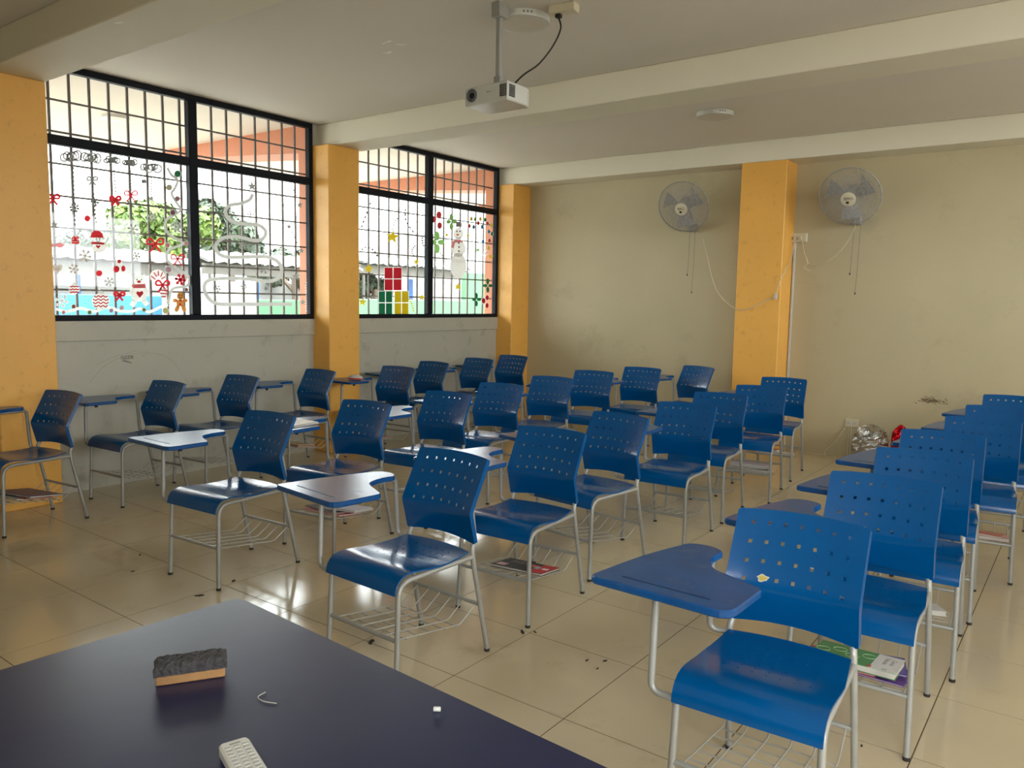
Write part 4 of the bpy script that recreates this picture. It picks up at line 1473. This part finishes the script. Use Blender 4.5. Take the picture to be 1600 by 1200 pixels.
class Paint:
    """flat strokes of paint lying on the room side of the glass, drawn in the pane's own plane"""

    def __init__(self, view, name, label, cx, cy, cat='window painting', group='festive window paintings'):
        self.vw = view
        self.c = self.P(cx, cy, 0)
        self.o = empty(name, self.c)
        tag(self.o, label, cat, group)
        self.lay = 0
        self.names = {}

    def P(self, a, b, lay):
        q = on_x(self.vw[0] + a / self.vw[2], self.vw[1] + b / self.vw[2], XG + 0.0026)
        return Vector((q.x + lay * 0.0005, q.y, q.z))

    def put(self, polys, col, name):
        mb = MB()
        for poly in polys:
            mb.add([self.P(a, b, self.lay) - self.c for a, b in poly], [tuple(range(len(poly)))])
        self.lay += 1
        mb.build(name, pm(col), self.o)
        return self

    def ell(self, a, b, rx, ry, col, name, rot=0.0, n=20):
        c, s = math.cos(R(rot)), math.sin(R(rot))
        return self.put([[(a + rx * math.cos(k * 2 * math.pi / n) * c - ry * math.sin(k * 2 * math.pi / n) * s,
                           b + rx * math.cos(k * 2 * math.pi / n) * s + ry * math.sin(k * 2 * math.pi / n) * c) for k in range(n)]], col, name)

    def stroke(self, lines, w, col, name, sm=True):
        polys = []
        for pts in lines:
            q = [Vector((a, b, 0)) for a, b in pts]
            if sm and len(q) > 2:
                q = smooth_path(q, 5)
            for i in range(len(q) - 1):
                d = (q[i + 1] - q[i])
                if d.length < 1e-6:
                    continue
                d.normalize()
                n0 = Vector((-d.y, d.x, 0))
                if i > 0:
                    e = (q[i + 1] - q[i - 1]).normalized()
                    n0 = Vector((-e.y, e.x, 0))
                n1 = Vector((-d.y, d.x, 0))
                if i < len(q) - 2:
                    e = (q[i + 2] - q[i]).normalized()
                    n1 = Vector((-e.y, e.x, 0))
                A, B, C, D = q[i] - n0 * w / 2, q[i] + n0 * w / 2, q[i + 1] + n1 * w / 2, q[i + 1] - n1 * w / 2
                polys.append([(A.x, A.y), (B.x, B.y), (C.x, C.y), (D.x, D.y)])
        return self.put(polys, col, name)

    def dashes(self, pts, col, name='dashes', w=10, n=9):
        q = smooth_path([Vector((a, b, 0)) for a, b in pts], 8) if len(pts) > 2 else [Vector((pts[0][0], pts[0][1], 0)).lerp(Vector((pts[1][0], pts[1][1], 0)), k / 16) for k in range(17)]
        L = [0]
        for i in range(1, len(q)):
            L.append(L[-1] + (q[i] - q[i - 1]).length)

        def at(s):
            for i in range(1, len(q)):
                if L[i] >= s:
                    return q[i - 1].lerp(q[i], (s - L[i - 1]) / max(1e-6, L[i] - L[i - 1]))
            return q[-1]
        lines = []
        for k in range(n):
            a, b = at(L[-1] * (k + 0.2) / n), at(L[-1] * (k + 0.75) / n)
            lines.append([(a.x, a.y), (b.x, b.y)])
        return self.stroke(lines, w, col, name, False)

    def star(self, a, b, r, col, name='star_shape', n=5, inner=0.42, rot=0):
        pts = []
        for k in range(2 * n):
            rr = r if k % 2 == 0 else r * inner
            t = R(-90 + rot) + math.pi * k / n
            pts.append((a + rr * math.cos(t), b + rr * math.sin(t)))
        tri = [[(a, b), pts[k], pts[(k + 1) % (2 * n)]] for k in range(2 * n)]
        return self.put(tri, col, name)

    def flake(self, a, b, r, col, w=6, arms=6, name='flake_arms'):
        ln = []
        for k in range(arms):
            t = 2 * math.pi * k / arms + 0.2
            c, s = math.cos(t), math.sin(t)
            ln.append([(a, b), (a + r * c, b + r * s)])
            for d in (-0.6, 0.6):
                ln.append([(a + 0.55 * r * c, b + 0.55 * r * s), (a + 0.55 * r * c + 0.35 * r * math.cos(t + d), b + 0.55 * r * s + 0.35 * r * math.sin(t + d))])
        return self.stroke(ln, w, col, name, False)

    def bow(self, a, b, s, col, w=9):
        lp = []
        for d in (-1, 1):
            lp.append([(a, b), (a + d * s * 0.3, b - s * 0.35), (a + d * s * 0.55, b - s * 0.25), (a + d * s * 0.5, b + s * 0.02), (a, b)])
            lp.append([(a, b), (a + d * s * 0.15, b + s * 0.3), (a + d * s * 0.4, b + s * 0.6)])
        self.stroke(lp, w, col, 'ribbon')
        return self.ell(a, b, s * 0.1, s * 0.1, col, 'knot')


def words(*a):
    return ' '.join(a)


# ---- left pane
for i, (a, b, w, h) in enumerate(((175, 105, 120, 80), (310, 115, 120, 75), (450, 128, 90, 50), (570, 148, 85, 45), (708, 180, 125, 65))):
    p = Paint(V_L, 'painted_cloud', '%s grey scribbled cloud along the top of the left pane' % ['leftmost', 'second', 'middle', 'fourth', 'rightmost'][i], a, b)
    rn = random.Random(i)
    ls = []
    for k in range(6):
        cx, cy, rx, ry = a + (k - 2.5) * w * 0.15, b + rn.uniform(-0.12, 0.12) * h, w * rn.uniform(0.14, 0.24), h * rn.uniform(0.25, 0.42)
        ls.append([(cx + rx * math.cos(q * 0.698), cy + ry * math.sin(q * 0.698)) for q in range(10)])
    p.stroke(ls, 11, GRY, 'scribble')
for i, pts in enumerate((((190, 170), (198, 400), (205, 575)), ((312, 180), (330, 380), (345, 560)), ((462, 190), (470, 280), (475, 350)), ((572, 195), (575, 270), (578, 340)), ((712, 240), (714, 300), (716, 370)))):
    p = Paint(V_L, 'painted_string', 'dashed string hanging from the %s painted cloud' % ['leftmost', 'second', 'middle', 'fourth', 'rightmost'][i], *pts[0])
    p.dashes(pts, DGY, n=14 if i < 2 else 7)
for i, (a, b, s, c, w) in enumerate(((55, 385, 75, RED, 11), (318, 262, 60, GRY, 9), (472, 395, 62, RED, 14), (577, 362, 75, RED, 7), (740, 690, 95, RED, 10), (890, 790, 78, RED, 6), (500, 1035, 60, RED, 12), (790, 965, 80, RED, 9))):
    p = Paint(V_L, 'painted_bow', ['red bow at the left edge of the left pane', 'grey bow on the second dashed string', 'solid red bow on the middle dashed string', 'thin outlined red bow on the fourth dashed string',
                                   'large red bow beside the swirling garland', 'thin red bow right of the large bow', 'small red bow low between ornament and bear', 'red bow on the striped stocking'][i], a, b)
    p.bow(a, b, s, c, w + 3)
for i, (a, b, r, c, w) in enumerate(((198, 450, 36, GRY, 7), (335, 410, 30, GRY, 8), (720, 510, 36, (190, 195, 185), 6), (590, 590, 38, (190, 195, 185), 6), (880, 575, 42, (190, 195, 185), 6), (270, 770, 46, (205, 200, 190), 7),
                                     (612, 772, 30, WHT, 6), (195, 858, 36, (215, 210, 205), 7), (432, 945, 36, (200, 200, 196), 5), (112, 1072, 48, WHT, 9), (908, 930, 40, RED, 10))):
    p = Paint(V_L, 'painted_snowflake', ['grey burst flake on the leftmost string', 'grey flake on the second string', 'pale flake before the tree, right', 'pale flake before the tree, centre', 'pale flake inside the garland',
                                         'pale flake under the red-hatted snowman', 'white small flake above the bear', 'white flake above the small striped ornament', 'thin pale flake left of the bear', 'bold white flake at the lower left corner', 'bold red flake above the gingerbread figure'][i], a, b)
    p.flake(a, b, r, c, w + 3, 8 if i in (0, 4) else 6)
for i, (a, b, r) in enumerate(((65, 562, 32), (715, 385, 24))):
    Paint(V_L, 'painted_star', ['grey star at the left edge of the left pane', 'small grey star on the rightmost string'][i], a, b).star(a, b, r, GRY)
p = Paint(V_L, 'painted_lollipop', 'red lollipop on a dark stick', 285, 520)
p.stroke([[(288, 535), (291, 582)]], 6, DGY, 'stick', False).ell(285, 520, 21, 21, RED, 'candy')
p = Paint(V_L, 'painted_gift', 'tiny red gift with a bow on the leftmost string', 205, 668)
p.put([[(180, 664), (232, 664), (230, 690), (182, 690)]], RED, 'box').bow(205, 655, 34, RED, 8).stroke([[(180, 676), (232, 676)]], 4, WHT, 'ribbon_line', False)
p = Paint(V_L, 'painted_padlock', 'tiny dark bell on the rightmost string', 662, 268)
p.put([[(650, 260), (676, 260), (680, 284), (646, 284)]], DGY, 'body').stroke([[(654, 262), (656, 246), (668, 246), (672, 262)]], 5, DGY, 'loop')
p = Paint(V_L, 'painted_candy', 'pink wrapped candy at the left edge of the left pane', 90, 702)
p.ell(100, 700, 28, 17, PNK, 'sweet').put([[(72, 700), (45, 684), (48, 716)], [(126, 700), (134, 684), (134, 716)]], PNK, 'wrapper_ends')
sw = [(820, 180), (850, 230), (890, 265), (870, 320), (850, 355), (880, 410), (910, 465), (860, 500), (815, 530), (808, 590), (850, 640), (925, 685), (880, 710), (828, 735), (820, 800), (900, 865), (962, 905), (955, 970), (860, 990), (835, 1050), (828, 1095)]
p = Paint(V_L, 'painted_garland', 'grey swirling garland down the right side of the left pane', 890, 500)
p.stroke([sw], 18, (190, 190, 184), 'ribbon')
p = Paint(V_L, 'painted_garland', 'wavy white line along the bottom of the left pane', 450, 1130)
p.stroke([[(70, 1125), (150, 1143), (240, 1122), (330, 1143), (420, 1117), (500, 1138), (580, 1143), (640, 1125), (700, 1146), (780, 1112), (826, 1098)]], 20, WHT, 'ribbon')
for i, (a, b, r, c) in enumerate(((890, 222, 26, GRN), (833, 313, 22, (196, 190, 150)), (888, 388, 19, (170, 120, 120)), (857, 480, 22, (130, 90, 100)), (822, 700, 19, PNK), (947, 686, 15, PNK), (828, 862, 25, (196, 160, 176)), (948, 998, 15, (150, 100, 100)),
                                  (125, 1150, 13, PNK), (193, 1110, 16, (160, 90, 50)), (300, 1150, 16, LGN), (445, 1138, 16, (186, 150, 186)), (515, 1118, 17, (226, 190, 196)), (665, 1132, 15, LGN), (810, 1138, 23, (220, 216, 140)))):
    p = Paint(V_L, 'painted_bauble', [words(x, 'bauble on the swirling garland') for x in ('topmost green', 'cream second', 'brownish third', 'dark plum', 'pink left', 'small pink right', 'large mauve', 'lowest brown')][i] if i < 8 else
              [words(x, 'bead along the bottom wavy line') for x in ('leftmost pink', 'brown', 'left green', 'lilac', 'pale rose', 'right green', 'large yellowish')][i - 8], a, b)
    p.ell(a, b, r, r, (200, 200, 196), 'rim').ell(a, b, r * 0.78, r * 0.78, c, 'ball')
p = Paint(V_L, 'painted_snowman', 'snowman with red hat and scarf beside the lollipop', 360, 680)
p.ell(362, 712, 48, 38, (226, 224, 218), 'body').ell(355, 660, 32, 30, WHT, 'head')
p.put([[(306, 648), (312, 620), (330, 602), (360, 602), (385, 616), (396, 650)]], RED, 'hat').put([[(312, 676), (400, 682), (398, 696), (314, 692)]], RED, 'scarf')
p.put([[(357, 722), (340, 706), (346, 698), (357, 704), (368, 698), (374, 706)]], RED, 'heart').ell(344, 658, 4, 5, BLK, 'eye').ell(366, 658, 4, 5, BLK, 'eye').stroke([[(342, 668), (354, 676), (368, 668)]], 3, BLK, 'mouth')
p = Paint(V_L, 'painted_heart', 'pale grey heart at the left edge of the left pane', 85, 855)
p.put([[(85, 894), (52, 858), (56, 832), (76, 828), (86, 840), (96, 826), (118, 834), (119, 858)]], (196, 190, 180), 'heart').put([[(85, 876), (66, 854), (72, 842), (86, 852), (100, 840), (106, 852)]], (226, 222, 216), 'inner')
for i, (a, b, r) in enumerate(((198, 995, 38), (375, 1075, 60))):
    p = Paint(V_L, 'painted_ornament', ['small ball ornament with red wavy stripes', 'large ball ornament with red wavy stripes'][i], a, b)
    p.ell(a, b, r, r * 0.92, WHT, 'ball').ell(a, b - r, r * 0.3, r * 0.18, (200, 200, 196), 'cap')
    ls = []
    for k in (-1.5, -0.5, 0.5, 1.5) if i else (-1, 0, 1):
        yy = k * r * (0.36 if i else 0.5)
        hw = math.sqrt(max(0.05, 1 - (yy / r) ** 2)) * r * 0.9
        ls.append([(a - hw + 2 * hw * q / 6, b + yy + (r * 0.08 if q % 2 else -r * 0.08)) for q in range(7)])
    p.stroke(ls, 8, RED, 'stripes')
p = Paint(V_L, 'painted_ornament', 'small red ball hanging above the large striped ornament', 365, 890)
p.ell(365, 888, 20, 20, RED, 'ball').dashes([(365, 918), (366, 1005)], WHT, n=4, w=8)
p = Paint(V_L, 'painted_angel', 'little figure with red bows above the bear', 498, 840)
p.put([[(478, 795), (515, 795), (528, 870), (470, 870)]], WHT, 'gown').ell(480, 860, 20, 22, RED, 'boot').ell(526, 856, 14, 20, RED, 'boot').ell(498, 808, 13, 12, RED, 'face')
p = Paint(V_L, 'painted_bear', 'white painted bear with red scarf and heart', 632, 1010)
p.put([[(595, 965), (672, 965), (690, 1020), (676, 1075), (590, 1075), (574, 1020)]], (232, 232, 226), 'body').put([[(592, 1062), (620, 1075), (598, 1118), (566, 1096)], [(645, 1075), (674, 1062), (702, 1092), (672, 1110)]], (232, 232, 226), 'legs')
p.put([[(585, 980), (566, 1010), (580, 1020), (600, 995)], [(680, 980), (706, 1010), (692, 1020), (668, 995)]], (232, 232, 226), 'arms').ell(632, 940, 36, 34, WHT, 'head').put([[(602, 920), (596, 890), (620, 908)], [(646, 908), (672, 890), (664, 922)]], WHT, 'ears')
p.ell(630, 944, 13, 9, RED, 'nose').ell(616, 930, 4, 5, BLK, 'eye').ell(646, 930, 4, 5, BLK, 'eye').put([[(580, 962), (672, 958), (674, 986), (590, 988)]], (222, 110, 112), 'scarf').put([[(635, 1052), (610, 1022), (618, 1006), (634, 1014), (650, 1004), (660, 1020)]], RED, 'heart')
p = Paint(V_L, 'painted_cane', 'red striped candy cane right of the bear', 755, 905)
p.stroke([[(725, 930), (725, 895), (755, 880), (785, 895), (795, 930)]], 36, (238, 228, 226), 'cane')
p.stroke([[(712, 905), (742, 930)], [(730, 882), (750, 912)], [(760, 872), (762, 905)], [(790, 880), (775, 912)], [(808, 910), (780, 925)]], 7, RED, 'stripes', False)
p = Paint(V_L, 'painted_stocking', 'red striped stocking below the candy cane', 795, 1010)
p.put([[(770, 985), (822, 985), (818, 1035), (808, 1052), (782, 1052), (772, 1030)]], (238, 228, 226), 'sock').stroke([[(770, 1000), (822, 1004)], [(772, 1022), (818, 1024)], [(780, 1044), (812, 1044)]], 8, RED, 'stripes', False)
p = Paint(V_L, 'painted_gingerbread', 'brown gingerbread figure at the lower right of the left pane', 908, 1080)
p.put([[(880, 1065), (936, 1065), (932, 1110), (884, 1110)]], BRN, 'body').ell(908, 1040, 23, 27, BRN, 'head').ell(874, 1070, 17, 13, BRN, 'arm').ell(940, 1070, 17, 13, BRN, 'arm').ell(886, 1124, 15, 24, BRN, 'leg', 25).ell(930, 1124, 15, 24, BRN, 'leg', -25)
p.ell(908, 1072, 8, 7, RED, 'button').ell(906, 1096, 8, 7, RED, 'button').ell(899, 1034, 4, 5, BLK, 'eye').ell(917, 1034, 4, 5, BLK, 'eye').stroke([[(896, 1046), (908, 1054), (920, 1046)]], 4, BLK, 'mouth')

# ---- right pane of the nearer window: one ribbon tree
p = Paint(V_R, 'painted_tree', 'big grey ribbon-shaped tree winding down the right pane', 440, 700)
p.stroke([[(475, 215), (450, 260), (380, 290), (300, 303), (262, 345), (280, 400), (340, 440), (420, 450), (510, 455), (565, 490), (575, 530), (545, 570), (490, 580), (420, 565), (350, 550), (260, 555), (200, 590), (185, 640), (220, 690), (290, 710), (400, 708), (520, 705), (600, 710), (670, 745),
            (700, 800), (690, 860), (640, 890), (570, 897), (450, 880), (330, 875), (200, 878), (120, 895), (95, 945), (110, 1000), (150, 1050), (220, 1076), (350, 1076), (500, 1076), (780, 1076)]], 28, (190, 190, 184), 'ribbon')
p.star(468, 155, 42, GRY)
for i, (a, b) in enumerate(((655, 225), (728, 325), (675, 480))):
    p = Paint(V_R, 'painted_cane', '%s small grey candy cane in the right pane' % ['topmost', 'middle', 'lowest'][i], a, b)
    p.stroke([[(a - 12, b - 8), (a - 8, b - 28), (a + 6, b - 28), (a + 8, b - 5), (a + 4, b + 32)]], 7, GRY, 'cane')
for i, (a, b, r) in enumerate(((758, 472, 27), (840, 300, 28), (855, 660, 26), (810, 860, 36), (865, 1060, 26))):
    Paint(V_R, 'painted_star', '%s grey star along the right edge of the right pane' % ['second', 'topmost', 'third', 'large fourth', 'lowest'][i], a, b).star(a, b, r, GRY)
for i, (a, b, r) in enumerate(((458, 375, 28), (565, 800, 42), (405, 615, 30), (195, 955, 32), (405, 940, 26), (578, 955, 14), (395, 328, 10))):
    Paint(V_R, 'painted_snowflake', 'thin grey flake in the right pane, %s' % ['near the top of the ribbon tree', 'in its wide right bend', 'in its second bend', 'at its lower left', 'at its lower middle', 'tiny at lower right', 'tiny near the top'][i], a, b).flake(a, b, r, GRY, 6)
for i, pts in enumerate((((782, 165), (805, 210), (832, 250)), ((832, 355), (820, 390), (806, 420)), ((778, 505), (800, 550), (836, 625)), ((890, 900), (890, 1020), (892, 1140)))):
    Paint(V_R, 'painted_string', '%s dotted string at the right edge of the right pane' % ['topmost', 'second', 'third', 'lowest white'][i], *pts[0]).dashes(pts, WHT if i == 3 else DGY, n=6 if i < 3 else 12)

# ---- farther window
for i, (a, b, r) in enumerate(((275, 600, 42), (135, 787, 30), (100, 982, 26), (415, 747, 22), (447, 955, 21), (658, 892, 24), (592, 588, 16), (718, 592, 15), (775, 678, 18), (851, 716, 16))):
    Paint(V_2, 'painted_star', ['largest gold star in the farther window', 'gold star left of the red present', 'gold star left of the green present', 'gold star right of the red present', 'gold star right of the yellow present', 'gold star under the tall snowman',
                                'tiny gold star left of the snowman head', 'tiny gold star right of the snowman head', 'olive star right of the snowman arm', 'small gold star near the right frame'][i], a, b).star(a, b, r, GLD if i != 8 else LGN, rot=8)
for i, pts in enumerate((((150, 392), (120, 470), (90, 552)), ((305, 488), (285, 520), (276, 565)), ((350, 430), (352, 500), (380, 550), (402, 580)), ((90, 680), (120, 660), (165, 680), (190, 720)), ((410, 650), (388, 680), (400, 715)), ((448, 600), (455, 650), (485, 675)), ((370, 960), (390, 1000), (400, 1040)))):
    Paint(V_2, 'painted_string', 'dashed trail in the farther window, %s' % ['at its upper left', 'above the largest star', 'at its upper middle', 'above the left gold star', 'above the right gold star', 'beside the mullion', 'right of the yellow present'][i], *pts[0]).dashes(pts, DGY if i < 6 else GLD, n=6)
for i, (x0, x1, y0, y1, c) in enumerate(((226, 330, 778, 915, (206, 28, 50)), (192, 275, 917, 1056, (6, 116, 74)), (285, 370, 917, 1056, (222, 196, 10)))):
    p = Paint(V_2, 'painted_present', ['red painted present on top of the other two', 'green painted present at lower left', 'yellow painted present at lower right'][i], (x0 + x1) / 2, (y0 + y1) / 2)
    xm, ym = (x0 + x1) / 2, (y0 + y1) / 2
    g_ = 2.5
    p.put([[(x0, y0), (x1, y0), (x1, y1), (x0, y1)]], WHT, 'ribbon_cross')
    p.put([[(a + g_, b + g_), (c_ - g_, b + g_), (c_ - g_, d - g_), (a + g_, d - g_)] for a, c_ in ((x0, xm), (xm, x1)) for b, d in ((y0, ym), (ym, y1))], c, 'paper')
p = Paint(V_2, 'painted_snowman', 'tall white snowman with grey hat and pink scarf', 660, 680)
p.stroke([[(628, 690), (610, 660), (596, 636)], [(695, 690), (715, 672), (735, 652)], [(575, 725), (560, 700), (545, 690)]], 4, DGY, 'twig_arms')
p.ell(660, 770, 48, 76, (214, 212, 206), 'lower_body').ell(660, 668, 44, 50, (226, 224, 218), 'upper_body').ell(660, 582, 31, 36, WHT, 'head')
p.put([[(630, 618), (690, 618), (688, 632), (640, 634), (632, 668), (614, 662)]], (226, 150, 150), 'scarf').put([[(646, 512), (678, 512), (680, 536), (686, 542), (640, 542), (646, 534)]], (110, 104, 100), 'hat')
for (a, b) in ((662, 636), (663, 660), (662, 684)):
    p.ell(a, b, 4, 6, BLK, 'button')
p.ell(654, 588, 8, 6, ORG, 'nose').ell(650, 568, 4, 5, BLK, 'eye').ell(668, 568, 4, 5, BLK, 'eye').stroke([[(646, 602), (658, 610), (672, 602)]], 3, BLK, 'mouth')
for i, (a, b, r) in enumerate(((547, 472, 19), (518, 498, 17), (551, 534, 18))):
    Paint(V_2, 'painted_berry', '%s of the three big berries by the mullion' % ['topmost', 'leftmost', 'lowest'][i], a, b).ell(a, b, r * 0.85, r * 1.15, PNK, 'rim').ell(a, b, r * 0.7, r, (214, 66, 72), 'berry')
for i, (a, b, l, w, c) in enumerate(((620, 512, 46, 12, LGN), (536, 632, 62, 15, (130, 180, 100)), (833, 886, 40, 9, (16, 92, 60)), (767, 968, 38, 8, (16, 92, 60)))):
    p = Paint(V_2, 'painted_leaf_cross', ['pale green four-leaf sprig above the snowman', 'large pale green four-leaf sprig left of the snowman', 'dark green four-leaf sprig at the right frame', 'dark green four-leaf sprig left of the red berries'][i], a, b)
    for (dx, dy) in ((0, -1), (0, 1), (-0.62, 0), (0.62, 0)):
        p.ell(a + dx * l * 0.6, b + dy * l * 0.6, l * 0.33 if dx else w, w if dx else l * 0.45, c, 'leaf')
for i, (a, b, r) in enumerate(((830, 957, 14), (808, 975, 15), (829, 1003, 14))):
    Paint(V_2, 'painted_berry', '%s of the three dark red berries low at the right frame' % ['topmost', 'leftmost', 'lowest'][i], a, b).ell(a, b, r * 0.85, r * 1.25, WHT, 'rim').ell(a, b, r * 0.7, r * 1.1, (190, 24, 48), 'berry')
LIGHTS = ((737, 495, YEL), (760, 497, LGN), (790, 495, YEL), (818, 500, GRN), (725, 537, RED), (750, 543, BLU), (777, 520, RED), (800, 542, BLU), (832, 522, RED), (855, 533, YEL), (840, 570, BLU), (858, 583, GRN), (843, 622, RED), (838, 667, YEL), (806, 628, BLU))
CN = {YEL: 'yellow', LGN: 'light green', GRN: 'green', RED: 'red', BLU: 'blue'}
cnt = {}
for (a, b, c) in LIGHTS:
    cnt[c] = cnt.get(c, 0) + 1
    Paint(V_2, 'painted_bulb', '%s painted %s bulb of the light string, farther window' % (ORD[cnt[c] - 1], CN[c]), a, b).ell(a, b, 9, 14, (210, 208, 200), 'rim').ell(a, b, 7, 11, c, 'bulb')
Paint(V_2, 'painted_snowflake', 'white flake on the orange pillar edge of the farther window', 816, 695).flake(816, 695, 22, WHT, 4)
Paint(V_2, 'painted_snowflake', 'thin grey flake at the upper right of the farther window', 776, 600).flake(776, 600, 14, GRY, 3)
